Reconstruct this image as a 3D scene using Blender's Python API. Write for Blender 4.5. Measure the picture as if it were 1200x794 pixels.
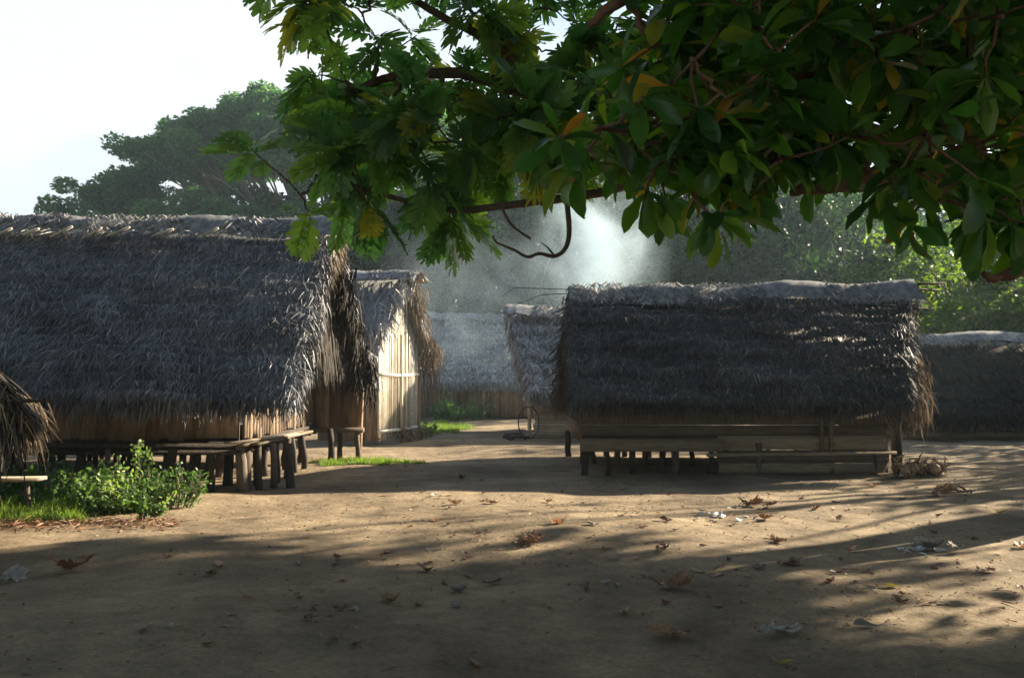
import bpy, math, random
import numpy as np
from math import radians as R, sin, cos, pi
from mathutils import Vector, Matrix

for _o in list(bpy.data.objects):
    bpy.data.objects.remove(_o)
SC = bpy.context.scene
COL = SC.collection

# ------------------------------------------------------------------ camera
PITCH = R(2.35)
cd = bpy.data.cameras.new('camera')
cd.lens = 31.5
cd.sensor_width = 36
cd.clip_end = 3000
cam = bpy.data.objects.new('camera', cd)
COL.objects.link(cam)
cam.location = (0, 0, 1.6)
cam.rotation_euler = (pi / 2 + PITCH, 0, 0)
SC.camera = cam

# ------------------------------------------------------------------ sky, sun, exposure
SUN_EL, SUN_AZ = R(23.5), R(57.5)          # azimuth clockwise from +Y
world = bpy.data.worlds.new("World")
SC.world = world
world.use_nodes = True
wn, wl = world.node_tree.nodes, world.node_tree.links
bg = wn['Background']
sky = wn.new('ShaderNodeTexSky')
sky.sky_type = 'NISHITA'
sky.sun_disc = False
sky.sun_elevation = SUN_EL
sky.sun_rotation = SUN_AZ
sky.air_density = 1.0
sky.dust_density = 1.0
wtc = wn.new('ShaderNodeTexCoord')
wmap = wn.new('ShaderNodeMapping')
wmap.inputs['Scale'].default_value = (1.6, 1.6, 4.0)
wl.new(wtc.outputs['Generated'], wmap.inputs['Vector'])
wnoi = wn.new('ShaderNodeTexNoise')
wnoi.inputs['Scale'].default_value = 1.7
wnoi.inputs['Detail'].default_value = 6
wl.new(wmap.outputs[0], wnoi.inputs['Vector'])
wr = wn.new('ShaderNodeValToRGB')
wr.color_ramp.elements[0].position = 0.50
wr.color_ramp.elements[1].position = 0.80
wdot = wn.new('ShaderNodeVectorMath')
wdot.operation = 'DOT_PRODUCT'
wdot.inputs[1].default_value = (-.42, .88, .22)
wl.new(wtc.outputs['Generated'], wdot.inputs[0])
wmr = wn.new('ShaderNodeMapRange')
wmr.inputs['From Min'].default_value = .45
wmr.inputs['From Max'].default_value = .95
wmr.inputs['To Min'].default_value = -.34
wmr.inputs['To Max'].default_value = .34
wl.new(wdot.outputs['Value'], wmr.inputs['Value'])
wadd = wn.new('ShaderNodeMath')
wadd.operation = 'ADD'
wl.new(wnoi.outputs['Fac'], wadd.inputs[0])
wl.new(wmr.outputs[0], wadd.inputs[1])
wl.new(wadd.outputs[0], wr.inputs['Fac'])
wmix = wn.new('ShaderNodeMix')
wmix.data_type = 'RGBA'
wmix.inputs[7].default_value = (4.3, 4.55, 4.85, 1)      # thin bright cloud
wl.new(wr.outputs['Color'], wmix.inputs[0])
wl.new(sky.outputs[0], wmix.inputs[6])
wl.new(wmix.outputs[2], bg.inputs[0])
bg.inputs[1].default_value = 0.05

sd = bpy.data.lights.new('sun', 'SUN')
sd.energy = 5.0
sd.angle = R(0.6)
sd.color = (1.0, 0.86, 0.64)
sun = bpy.data.objects.new('sun', sd)
COL.objects.link(sun)
SDIR = Vector((sin(SUN_AZ) * cos(SUN_EL), cos(SUN_AZ) * cos(SUN_EL), sin(SUN_EL)))
sun.rotation_euler = SDIR.to_track_quat('Z', 'Y').to_euler()

SC.view_settings.view_transform = 'Standard'
SC.view_settings.look = 'None'
SC.view_settings.exposure = 2.15
SC.view_settings.gamma = 1
SC.view_settings.use_curve_mapping = False
SC.render.engine = 'CYCLES'
SC.cycles.use_denoising = True
SC.cycles.max_bounces = 7
SC.cycles.diffuse_bounces = 3
SC.cycles.transmission_bounces = 3
SC.cycles.transparent_max_bounces = 6
SC.cycles.volume_bounces = 1
SC.cycles.volume_step_rate = 2.0
SC.cycles.volume_max_steps = 96

# ------------------------------------------------------------------ helpers
F = 1050.0


def P(px, py, Y):
    """photo pixel + distance along Y -> world point"""
    a = (px - 600) / F
    b = (397 - py) / F
    dy = cos(PITCH) - b * sin(PITCH)
    dz = sin(PITCH) + b * cos(PITCH)
    s = Y / dy
    return np.array((a * s, Y, 1.6 + dz * s))


def G(px, py):
    """photo pixel on the ground"""
    a = (px - 600) / F
    b = (397 - py) / F
    dy = cos(PITCH) - b * sin(PITCH)
    dz = sin(PITCH) + b * cos(PITCH)
    s = -1.6 / dz
    return np.array((a * s, dy * s, 0.0))


def norm(v):
    v = np.asarray(v, float)
    n = np.linalg.norm(v, axis=-1, keepdims=True)
    return v / np.maximum(n, 1e-9)


class MB:
    """collects vertices, faces and a per-vertex random value, then links ONE mesh"""

    def __init__(s):
        s.v, s.f3, s.f4, s.a, s.n = [], [], [], [], 0

    def add(s, v, f4=None, f3=None, a=None):
        v = np.asarray(v, float).reshape(-1, 3)
        s.v.append(v)
        if a is None:
            a = random.random()
        s.a.append(np.broadcast_to(np.asarray(a, float).reshape(-1), (len(v),)) if np.size(a) in (1, len(v)) else a)
        if f4 is not None and len(f4):
            s.f4.append(np.asarray(f4, int).reshape(-1, 4) + s.n)
        if f3 is not None and len(f3):
            s.f3.append(np.asarray(f3, int).reshape(-1, 3) + s.n)
        s.n += len(v)

    def build(s, name, mat, parent=None, loc=(0, 0, 0), smooth=False):
        me = bpy.data.meshes.new(name)
        v = np.concatenate(s.v) - np.asarray(loc, float)
        f4 = np.concatenate(s.f4) if s.f4 else np.zeros((0, 4), int)
        f3 = np.concatenate(s.f3) if s.f3 else np.zeros((0, 3), int)
        me.vertices.add(len(v))
        me.vertices.foreach_set('co', v.astype(np.float32).ravel())
        me.loops.add(len(f4) * 4 + len(f3) * 3)
        me.loops.foreach_set('vertex_index', np.concatenate([f4.ravel(), f3.ravel()]).astype(np.int32))
        me.polygons.add(len(f4) + len(f3))
        st = np.concatenate([np.arange(len(f4)) * 4, len(f4) * 4 + np.arange(len(f3)) * 3]).astype(np.int32)
        me.polygons.foreach_set('loop_start', st)
        me.update(calc_edges=True)
        at = me.attributes.new('rnd', 'FLOAT', 'POINT')
        at.data.foreach_set('value', np.concatenate(s.a).astype(np.float32))
        if smooth:
            me.polygons.foreach_set('use_smooth', np.ones(len(me.polygons), bool))
        me.materials.append(mat)
        o = bpy.data.objects.new(name, me)
        COL.objects.link(o)
        if parent is not None:
            o.parent = parent
            o.location = np.asarray(loc) - np.asarray(parent.get('_w', (0, 0, 0)))
            o['_w'] = [float(q) for q in loc]
        else:
            o.location = loc
            o['_w'] = [float(q) for q in loc]
        return o

    # shapes ---------------------------------------------------------
    def hexa(s, c, a=None):
        """8 corners: bottom 4 ccw, top 4 ccw"""
        s.add(c, [(0, 3, 2, 1), (4, 5, 6, 7), (0, 1, 5, 4), (1, 2, 6, 5), (2, 3, 7, 6), (3, 0, 4, 7)], a=a)

    def box(s, lo, hi, a=None, jit=0.0):
        x0, y0, z0 = lo
        x1, y1, z1 = hi
        c = np.array([(x0, y0, z0), (x1, y0, z0), (x1, y1, z0), (x0, y1, z0), (x0, y0, z1), (x1, y0, z1), (x1, y1, z1), (x0, y1, z1)], float)
        if jit:
            c += (np.random.rand(8, 3) - .5) * jit
        s.hexa(c, a)

    def beam(s, p, q, w, h, a=None, up=(0, 0, 1)):
        p, q = np.asarray(p, float), np.asarray(q, float)
        d = norm(q - p)
        side = norm(np.cross(d, up))
        u = np.cross(side, d)
        c = []
        for e in (p, q):
            for sx, sz in ((-1, -1), (1, -1), (1, 1), (-1, 1)):
                c.append(e + side * sx * w / 2 + u * sz * h / 2)
        s.add(c, [(0, 1, 2, 3), (7, 6, 5, 4), (0, 4, 5, 1), (1, 5, 6, 2), (2, 6, 7, 3), (3, 7, 4, 0)], a=a)

    def tube(s, pts, rad, sides=7, a=None, cap=True):
        pts = np.asarray(pts, float)
        n = len(pts)
        rad = np.broadcast_to(np.asarray(rad, float), (n,))
        t = norm(np.gradient(pts, axis=0))
        ref = np.array((0.13, 0.21, 0.97)) if abs(t[0][2]) < .8 else np.array((1.0, .1, .1))
        ring = []
        for i in range(n):
            sd_ = norm(np.cross(t[i], ref))
            up = np.cross(sd_, t[i])
            ref = up
            an = np.arange(sides) * 2 * pi / sides
            ring.append(pts[i] + rad[i] * (np.cos(an)[:, None] * sd_ + np.sin(an)[:, None] * up))
        v = np.concatenate(ring)
        f = []
        for i in range(n - 1):
            for k in range(sides):
                k2 = (k + 1) % sides
                f.append((i * sides + k, i * sides + k2, (i + 1) * sides + k2, (i + 1) * sides + k))
        f3 = []
        if cap:
            v = np.concatenate([v, pts[:1], pts[-1:]])
            for k in range(sides):
                k2 = (k + 1) % sides
                f3.append((n * sides, k2, k))
                f3.append((n * sides + 1, (n - 1) * sides + k, (n - 1) * sides + k2))
        s.add(v, f, f3, a)

    def strands(s, p, d, w, L, width, bend, a):
        """thin tapering blades: root p, direction d, side w, downward bend (n,3)"""
        p, d, w = (np.asarray(x, float) for x in (p, d, w))
        n = len(p)
        L = np.broadcast_to(L, (n,))[:, None]
        width = np.broadcast_to(width, (n,))[:, None]
        m = p + d * L * .5 + bend * .25
        e = p + d * L + bend
        v = np.stack([p - w * width / 2, p + w * width / 2, m + w * width * .42, m - w * width * .42,
                      e + w * width * .08, e - w * width * .08], 1)
        b = (np.arange(n) * 6)[:, None]
        f = np.concatenate([b + [0, 1, 2, 3], b + [3, 2, 4, 5]])
        s.add(v.reshape(-1, 3), f, a=np.repeat(np.broadcast_to(a, (n,)), 6))

    def leaves(s, c, size, a, up_bias=.5, aspect=.55, rng=np.random):
        n = len(c)
        nrm = norm(rng.normal(size=(n, 3)) + np.array((0, 0, up_bias * 2)))
        u = norm(np.cross(nrm, rng.normal(size=(n, 3))))
        w = np.cross(nrm, u)
        sz = (np.broadcast_to(size, (n,)) * rng.uniform(.6, 1.35, n))[:, None]
        v = np.stack([c - u * sz * .5, c + w * sz * aspect * .5 + u * sz * .05, c + u * sz * .5, c - w * sz * aspect * .5 + u * sz * .05], 1)
        f = (np.arange(n) * 4)[:, None] + [0, 1, 2, 3]
        s.add(v.reshape(-1, 3), f, a=np.repeat(np.broadcast_to(a, (n,)), 4))


def thing(name, label, cat, loc=(0, 0, 0), group=None):
    o = bpy.data.objects.new(name, None)
    COL.objects.link(o)
    o.location = loc
    o['_w'] = [float(q) for q in loc]
    o.empty_display_size = .3
    o['label'] = label
    o['category'] = cat
    if group:
        o['group'] = group
    return o


def tag(o, label, cat, group=None, kind=None):
    if label:
        o['label'] = label
    if cat:
        o['category'] = cat
    if group:
        o['group'] = group
    if kind:
        o['kind'] = kind
    return o


# ------------------------------------------------------------------ materials
def mat(name, ramp, rough=.85, spec=.3, noise=0.0, nscale=8.0, bump=0.0, bscale=40.0, trans=0.0, attr=True, stretch=None, tcol=None):
    """ramp: list of (pos, rgb) over the per-vertex random value, multiplied by a noise"""
    m = bpy.data.materials.new(name)
    m.use_nodes = True
    N, L = m.node_tree.nodes, m.node_tree.links
    b = N['Principled BSDF']
    b.inputs['Roughness'].default_value = rough
    b.inputs['Specular IOR Level'].default_value = spec
    at = N.new('ShaderNodeAttribute')
    at.attribute_name = 'rnd'
    r = N.new('ShaderNodeValToRGB')
    el = r.color_ramp.elements
    while len(el) < len(ramp):
        el.new(.5)
    for e, (p, c) in zip(el, ramp):
        e.position = p
        e.color = (*c, 1)
    L.new(at.outputs['Fac'], r.inputs[0])
    out = r.outputs[0]
    tc = N.new('ShaderNodeTexCoord')
    vec = tc.outputs['Object']
    if stretch:
        mp = N.new('ShaderNodeMapping')
        mp.inputs['Scale'].default_value = stretch
        L.new(vec, mp.inputs[0])
        vec = mp.outputs[0]
    if noise:
        nz = N.new('ShaderNodeTexNoise')
        nz.inputs['Scale'].default_value = nscale
        nz.inputs['Detail'].default_value = 6
        nz.inputs['Roughness'].default_value = .65
        L.new(vec, nz.inputs['Vector'])
        mr = N.new('ShaderNodeMapRange')
        mr.inputs['From Min'].default_value = .3
        mr.inputs['From Max'].default_value = .7
        mr.inputs['To Min'].default_value = 1 - noise
        mr.inputs['To Max'].default_value = 1 + noise
        L.new(nz.outputs['Fac'], mr.inputs['Value'])
        mx = N.new('ShaderNodeVectorMath')
        mx.operation = 'SCALE'
        L.new(out, mx.inputs[0])
        L.new(mr.outputs[0], mx.inputs['Scale'])
        out = mx.outputs[0]
    L.new(out, b.inputs['Base Color'])
    if bump:
        nb = N.new('ShaderNodeTexNoise')
        nb.inputs['Scale'].default_value = bscale
        nb.inputs['Detail'].default_value = 5
        L.new(vec, nb.inputs['Vector'])
        bp = N.new('ShaderNodeBump')
        bp.inputs['Strength'].default_value = bump
        bp.inputs['Distance'].default_value = .02
        L.new(nb.outputs['Fac'], bp.inputs['Height'])
        L.new(bp.outputs[0], b.inputs['Normal'])
    if trans:
        t = N.new('ShaderNodeBsdfTranslucent')
        if tcol:
            tm = N.new('ShaderNodeVectorMath')
            tm.operation = 'MULTIPLY'
            L.new(out, tm.inputs[0])
            tm.inputs[1].default_value = tcol
            L.new(tm.outputs[0], t.inputs['Color'])
        else:
            L.new(out, t.inputs['Color'])
        ms = N.new('ShaderNodeMixShader')
        ms.inputs[0].default_value = trans
        L.new(b.outputs[0], ms.inputs[1])
        L.new(t.outputs[0], ms.inputs[2])
        L.new(ms.outputs[0], N['Material Output'].inputs[0])
    return m


M = {}
M['thatch'] = mat('dark_thatch', [(0, (.016, .014, .013)), (.35, (.050, .045, .042)), (.7, (.155, .143, .138)), (.95, (.32, .30, .28)), (1, (.42, .38, .34))], rough=.62, spec=.45, noise=.5, nscale=1.1)
M['thatch_grey'] = mat('blue_grey_thatch', [(0, (.06, .06, .068)), (.35, (.155, .16, .182)), (.7, (.32, .325, .36)), (.97, (.42, .42, .43)), (1, (.52, .49, .45))], rough=.6, spec=.5, noise=.5, nscale=1.1)
M['thatch_shaded'] = mat('shade_darkened_thatch', [(0, (.008, .007, .006)), (.5, (.02, .018, .016)), (.9, (.05, .045, .04)), (1, (.12, .10, .08))], rough=.8, noise=.35, nscale=1.5)  # near-black: the right-edge hut's shade is put into its thatch colour
M['thatch_brown'] = mat('brown_thatch', [(0, (.018, .015, .013)), (.5, (.045, .038, .033)), (.85, (.10, .085, .07)), (1, (.26, .21, .16))], rough=.7, spec=.35, noise=.35, nscale=1.5)
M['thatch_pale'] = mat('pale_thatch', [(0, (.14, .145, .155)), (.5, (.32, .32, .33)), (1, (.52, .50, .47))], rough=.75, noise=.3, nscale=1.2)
M['straw'] = mat('dry_straw', [(0, (.07, .05, .035)), (.5, (.19, .14, .095)), (1, (.42, .34, .24))], rough=.75, trans=.25, noise=.2)
M['cap'] = mat('woven_palm_cap', [(0, (.12, .12, .125)), (.5, (.33, .33, .335)), (1, (.58, .56, .53))], rough=.8, noise=.5, nscale=9)
M['board'] = mat('weathered_board', [(0, (.13, .085, .055)), (.5, (.22, .155, .105)), (1, (.34, .25, .175))], rough=.8, noise=.35, nscale=3, bump=.4, stretch=(6, 6, 1))
M['plank'] = mat('grey_brown_plank', [(0, (.12, .092, .066)), (.5, (.21, .165, .118)), (1, (.32, .26, .19))], rough=.8, noise=.35, nscale=3, bump=.4, stretch=(1, 6, 8))
M['bamboo'] = mat('pale_bamboo', [(0, (.36, .31, .24)), (.5, (.68, .63, .54)), (1, (.82, .78, .70))], rough=.6, noise=.3, nscale=5, bump=.2, stretch=(4, 4, 1))
M['bamboo_grey'] = mat('grey_bamboo', [(0, (.12, .10, .08)), (.5, (.26, .225, .19)), (1, (.38, .34, .29))], rough=.7, noise=.3, nscale=4)
M['post'] = mat('post_wood', [(0, (.04, .032, .026)), (.5, (.075, .058, .046)), (1, (.14, .11, .085))], rough=.85, noise=.4, nscale=6, bump=.6, stretch=(3, 3, 1))
M['postlight'] = mat('pale_post_wood', [(0, (.25, .16, .10)), (1, (.42, .29, .19))], rough=.8, noise=.3, nscale=6, bump=.4)
M['pin'] = mat('pale_cane_pin', [(0, (.45, .40, .33)), (1, (.70, .63, .54))], rough=.6)
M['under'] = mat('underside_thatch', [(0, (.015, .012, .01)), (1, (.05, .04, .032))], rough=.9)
M['bark'] = mat('grey_brown_bark', [(0, (.10, .075, .055)), (1, (.18, .14, .105))], rough=.85, noise=.45, nscale=5, bump=.7, bscale=30)
M['bark_red'] = mat('red_brown_bark', [(0, (.12, .065, .04)), (1, (.20, .12, .075))], rough=.8, noise=.45, nscale=7, bump=.8, bscale=30)
M['bark_far'] = mat('pale_limb_bark', [(0, (.13, .12, .10)), (1, (.24, .22, .19))], rough=.9)
GT = (1.3, 2.1, .5)
M['breadfruit'] = mat('breadfruit_leaf', [(0, (.05, .10, .065)), (.4, (.085, .16, .08)), (.7, (.16, .22, .07)), (.9, (.26, .27, .07)), (1, (.30, .24, .05))], rough=.36, spec=.6, trans=.55, noise=.25, nscale=6, tcol=(2.6, 3.2, .9))
M['almond'] = mat('broad_glossy_leaf', [(0, (.028, .07, .024)), (.4, (.05, .12, .03)), (.68, (.10, .17, .03)), (.88, (.20, .22, .035)), (.94, (.24, .20, .03)), (1, (.40, .15, .02))], rough=.33, spec=.5, trans=.48, noise=.2, nscale=6, tcol=(2.1, 2.9, .5))
M['rain'] = mat('rain_tree_leaf', [(0, (.03, .085, .045)), (.6, (.08, .17, .06)), (1, (.28, .34, .08))], rough=.6, trans=.45, tcol=(1.5, 1.8, .7))
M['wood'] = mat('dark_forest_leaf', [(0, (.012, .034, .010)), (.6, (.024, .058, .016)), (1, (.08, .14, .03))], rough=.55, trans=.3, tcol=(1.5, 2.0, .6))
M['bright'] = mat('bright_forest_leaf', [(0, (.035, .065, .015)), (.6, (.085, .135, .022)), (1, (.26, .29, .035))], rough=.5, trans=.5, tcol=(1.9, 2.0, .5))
M['shrub'] = mat('shrub_leaf', [(0, (.04, .08, .035)), (.5, (.09, .15, .06)), (.8, (.18, .24, .10)), (1, (.36, .38, .18))], rough=.45, trans=.35, noise=.2, tcol=(1.5, 1.9, .6))
M['grass'] = mat('short_grass', [(0, (.08, .13, .03)), (.6, (.14, .21, .045)), (1, (.28, .32, .08))], rough=.6, trans=.4, tcol=(1.6, 1.8, .6))
M['dryleaf'] = mat('dry_leaf', [(0, (.10, .05, .035)), (.4, (.18, .085, .05)), (.7, (.27, .15, .08)), (1, (.38, .26, .16))], rough=.6, noise=.3, nscale=25, trans=.12)
M['greyleaf'] = mat('grey_dry_leaf', [(0, (.18, .15, .12)), (1, (.34, .30, .26))], rough=.7, noise=.3, nscale=25)
M['yellowleaf'] = mat('yellow_leaf', [(0, (.40, .33, .05)), (1, (.52, .44, .10))], rough=.5, trans=.2)
M['orangeleaf'] = mat('orange_leaf', [(0, (.38, .15, .06)), (1, (.50, .24, .10))], rough=.55, trans=.2)
M['whitescrap'] = mat('white_husk', [(0, (.35, .35, .34)), (.5, (.55, .55, .54)), (1, (.72, .72, .72))], rough=.7, noise=.25, nscale=20)
M['char'] = mat('charred_wood', [(0, (.02, .018, .017)), (1, (.06, .05, .045))], rough=.9, bump=.5)
M['rubber'] = mat('dark_cane', [(0, (.03, .028, .026)), (1, (.05, .045, .04))], rough=.7)


def ground_material():
    m = bpy.data.materials.new('trodden_earth')
    m.use_nodes = True
    N, L = m.node_tree.nodes, m.node_tree.links
    b = N['Principled BSDF']
    b.inputs['Roughness'].default_value = .93
    b.inputs['Specular IOR Level'].default_value = .15
    tc = N.new('ShaderNodeTexCoord')

    def noise(sc, det, rough=.6):
        n = N.new('ShaderNodeTexNoise')
        n.inputs['Scale'].default_value = sc
        n.inputs['Detail'].default_value = det
        n.inputs['Roughness'].default_value = rough
        L.new(tc.outputs['Object'], n.inputs['Vector'])
        return n
    n1 = noise(.55, 8, .62)
    r1 = N.new('ShaderNodeValToRGB')
    r1.color_ramp.elements[0].position = .32
    r1.color_ramp.elements[0].color = (.13, .097, .066, 1)
    r1.color_ramp.elements[1].position = .68
    r1.color_ramp.elements[1].color = (.335, .258, .168, 1)
    L.new(n1.outputs['Fac'], r1.inputs[0])
    n5 = noise(2.3, 6, .7)
    r5 = N.new('ShaderNodeMapRange')
    r5.inputs['From Min'].default_value = .35
    r5.inputs['From Max'].default_value = .65
    r5.inputs['To Min'].default_value = .74
    r5.inputs['To Max'].default_value = 1.14
    L.new(n5.outputs['Fac'], r5.inputs['Value'])
    v5 = N.new('ShaderNodeVectorMath')
    v5.operation = 'SCALE'
    L.new(r1.outputs[0], v5.inputs[0])
    L.new(r5.outputs[0], v5.inputs['Scale'])
    n2 = noise(28, 8, .75)
    r2 = N.new('ShaderNodeMapRange')
    r2.inputs['From Min'].default_value = .3
    r2.inputs['From Max'].default_value = .7
    r2.inputs['To Min'].default_value = .68
    r2.inputs['To Max'].default_value = 1.28
    L.new(n2.outputs['Fac'], r2.inputs['Value'])
    v = N.new('ShaderNodeVectorMath')
    v.operation = 'SCALE'
    L.new(v5.outputs[0], v.inputs[0])
    L.new(r2.outputs[0], v.inputs['Scale'])
    # scattered dark crumbs
    vo = N.new('ShaderNodeTexVoronoi')
    vo.inputs['Scale'].default_value = 9
    L.new(tc.outputs['Object'], vo.inputs['Vector'])
    cr = N.new('ShaderNodeMapRange')
    cr.inputs['From Min'].default_value = .05
    cr.inputs['From Max'].default_value = .11
    L.new(vo.outputs['Distance'], cr.inputs['Value'])
    mx = N.new('ShaderNodeMix')
    mx.data_type = 'RGBA'
    mx.inputs[6].default_value = (.13, .09, .06, 1)
    L.new(cr.outputs[0], mx.inputs[0])
    L.new(v.outputs[0], mx.inputs[7])
    L.new(mx.outputs[2], b.inputs['Base Color'])
    n3 = noise(9, 10, .7)
    bp = N.new('ShaderNodeBump')
    bp.inputs['Strength'].default_value = .6
    bp.inputs['Distance'].default_value = .06
    L.new(n3.outputs['Fac'], bp.inputs['Height'])
    vf = N.new('ShaderNodeTexVoronoi')
    vf.feature = 'SMOOTH_F1'
    vf.inputs['Scale'].default_value = 3.4
    L.new(tc.outputs['Object'], vf.inputs['Vector'])
    bpf = N.new('ShaderNodeBump')
    bpf.inputs['Strength'].default_value = .45
    bpf.inputs['Distance'].default_value = .06
    L.new(vf.outputs['Distance'], bpf.inputs['Height'])
    L.new(bp.outputs[0], bpf.inputs['Normal'])
    n4 = noise(70, 4, .7)
    bp2 = N.new('ShaderNodeBump')
    bp2.inputs['Strength'].default_value = .5
    bp2.inputs['Distance'].default_value = .008
    L.new(n4.outputs['Fac'], bp2.inputs['Height'])
    L.new(bpf.outputs[0], bp2.inputs['Normal'])
    L.new(bp2.outputs[0], b.inputs['Normal'])
    return m


def smoke_material(name, dens, col, seed, rad, scale):
    m = bpy.data.materials.new(name)
    m.use_nodes = True
    N, L = m.node_tree.nodes, m.node_tree.links
    N.remove(N['Principled BSDF'])
    pv = N.new('ShaderNodeVolumePrincipled')
    pv.inputs['Color'].default_value = (*col, 1)
    pv.inputs['Anisotropy'].default_value = .2
    tc = N.new('ShaderNodeTexCoord')
    # soft ball falloff in the object's own coordinates
    mp = N.new('ShaderNodeMapping')
    mp.inputs['Scale'].default_value = [1 / q for q in rad]
    L.new(tc.outputs['Object'], mp.inputs[0])
    ln = N.new('ShaderNodeVectorMath')
    ln.operation = 'LENGTH'
    L.new(mp.outputs[0], ln.inputs[0])
    fr = N.new('ShaderNodeMapRange')
    fr.interpolation_type = 'SMOOTHSTEP'
    fr.inputs['From Min'].default_value = 1.0
    fr.inputs['From Max'].default_value = .15
    L.new(ln.outputs['Value'], fr.inputs['Value'])
    ad = N.new('ShaderNodeVectorMath')
    ad.operation = 'ADD'
    ad.inputs[1].default_value = (seed, seed * 1.7, 0)
    L.new(tc.outputs['Object'], ad.inputs[0])
    nz = N.new('ShaderNodeTexNoise')
    nz.inputs['Scale'].default_value = scale
    nz.inputs['Detail'].default_value = 4
    nz.inputs['Distortion'].default_value = .6
    L.new(ad.outputs[0], nz.inputs['Vector'])
    nr = N.new('ShaderNodeMapRange')
    nr.interpolation_type = 'SMOOTHSTEP'
    nr.inputs['From Min'].default_value = .40
    nr.inputs['From Max'].default_value = .66
    nr.inputs['To Min'].default_value = .12
    nr.inputs['To Max'].default_value = dens
    L.new(nz.outputs['Fac'], nr.inputs['Value'])
    nr.inputs['To Min'].default_value = dens * .12
    ml = N.new('ShaderNodeMath')
    ml.operation = 'MULTIPLY'
    L.new(fr.outputs[0], ml.inputs[0])
    L.new(nr.outputs[0], ml.inputs[1])
    L.new(ml.outputs[0], pv.inputs['Density'])
    L.new(pv.outputs[0], N['Material Output'].inputs['Volume'])
    return m


# ------------------------------------------------------------------ ground
def ground_h(x, y):
    return .018 * np.sin(x * 1.3 + y * .7) + .014 * np.sin(x * .6 - y * 1.9 + 1) + .008 * np.sin(x * 4.1 + 2 * np.sin(y * 3.3))


def grid_lines(a, b, fine0, fine1, step):
    f = np.arange(fine0, fine1 + 1e-6, step)
    lo = fine0 - np.geomspace(step * 2, fine0 - a, 22)[::-1]
    hi = fine1 + np.geomspace(step * 2, b - fine1, 22)
    return np.concatenate([lo, f, hi])


gx = grid_lines(-900, 900, -14, 16, .2)
gy = grid_lines(-400, 1500, 2, 30, .2)
X, Y = np.meshgrid(gx, gy)
Z = ground_h(X, Y) * ((np.abs(X) < 30) & (Y < 40) & (Y > -10))
mb = MB()
nx, ny = len(gx), len(gy)
idx = np.arange(nx * ny).reshape(ny, nx)
fq = np.stack([idx[:-1, :-1], idx[:-1, 1:], idx[1:, 1:], idx[1:, :-1]], -1).reshape(-1, 4)
mb.add(np.stack([X, Y, Z - .02], -1).reshape(-1, 3), fq, a=.5)
g = mb.build('ground', ground_material(), smooth=True)
g['kind'] = 'structure'


# ------------------------------------------------------------------ huts
def slope_strands(mb, EL, ER, RR, RL, seed, per_m2=900, L=(.28, .6), w=(.010, .030), rows=0, tmax=1.0, lift=.05, wob=.05, spread=.33):
    """palm-leaf blades laid down a roof slope (EL, ER eave ends; RL, RR ridge ends)"""
    rg = np.random.RandomState(seed)
    EL, ER, RR, RL = (np.asarray(q, float) for q in (EL, ER, RR, RL))
    ux = norm(ER - EL)
    down = norm((EL + ER) / 2 - (RL + RR) / 2)
    nn = norm(np.cross(ux, -down))
    if nn[2] < 0:
        nn = -nn
    area = (np.linalg.norm(ER - EL) + np.linalg.norm(RR - RL)) / 2 * np.linalg.norm((RL + RR) / 2 - (EL + ER) / 2)
    n = int(area * per_m2)
    u = rg.rand(n)
    v = rg.rand(n) * 1.0
    v = v * .90
    if rows:
        k = rg.rand(n) < .72
        v = np.where(k, (np.floor(v * rows) + .25 + rg.normal(0, .10, n) + .16 * np.sin(u * 23 + np.floor(v * rows) * 2.1)) / rows, v)
        v = np.clip(v, 0, 1)
    p = (EL[None] * (1 - u)[:, None] + ER[None] * u[:, None]) * (1 - v)[:, None] + (RL[None] * (1 - u)[:, None] + RR[None] * u[:, None]) * v[:, None]
    if rows:
        lift_c = .055 * (1 - np.mod(v * rows, 1.0))
        p = p + nn * lift_c[:, None]
    wobz = wob * (np.sin(u * 31 + seed) * .5 + np.sin(u * 11 + v * 9) * .6 + np.sin(v * 27 + u * 5) * .5)
    p = p + nn * (wobz + rg.uniform(0, lift, n))[:, None]
    ang = rg.normal(0, spread, n)
    # tufts: neighbouring blades share a lean
    ang += .35 * np.sin(u * 160 + np.floor(v * 22) * 2.3) * rg.rand(n)
    wild = rg.rand(n) < .07
    ang = np.where(wild, rg.normal(0, 1.1, n), ang)
    d = down[None] * np.cos(ang)[:, None] + ux[None] * np.sin(ang)[:, None] + nn[None] * rg.uniform(.0, .22, n)[:, None]
    d = norm(d)
    sd_ = norm(np.cross(d, nn + rg.normal(0, .55, (n, 3))))
    ll = rg.uniform(L[0], L[1], n)
    ww = rg.uniform(w[0], w[1], n)
    ll = np.minimum(ll, v * np.linalg.norm((EL + ER) / 2 - (RL + RR) / 2) + rg.uniform(.04, .16, n))
    bend = np.zeros((n, 3))
    bend[:, 2] = -rg.uniform(.01, .10, n) * ll / .4
    bend[:, 2] *= np.where(v < .12, 2.2, 1)
    a = np.clip(rg.beta(2.0, 2.6, n), 0, 1)
    a = np.where(rg.rand(n) < .015, rg.uniform(.9, 1, n), a * .88)
    mb.strands(p, d, sd_, ll, ww, bend, a)
    return nn


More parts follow.
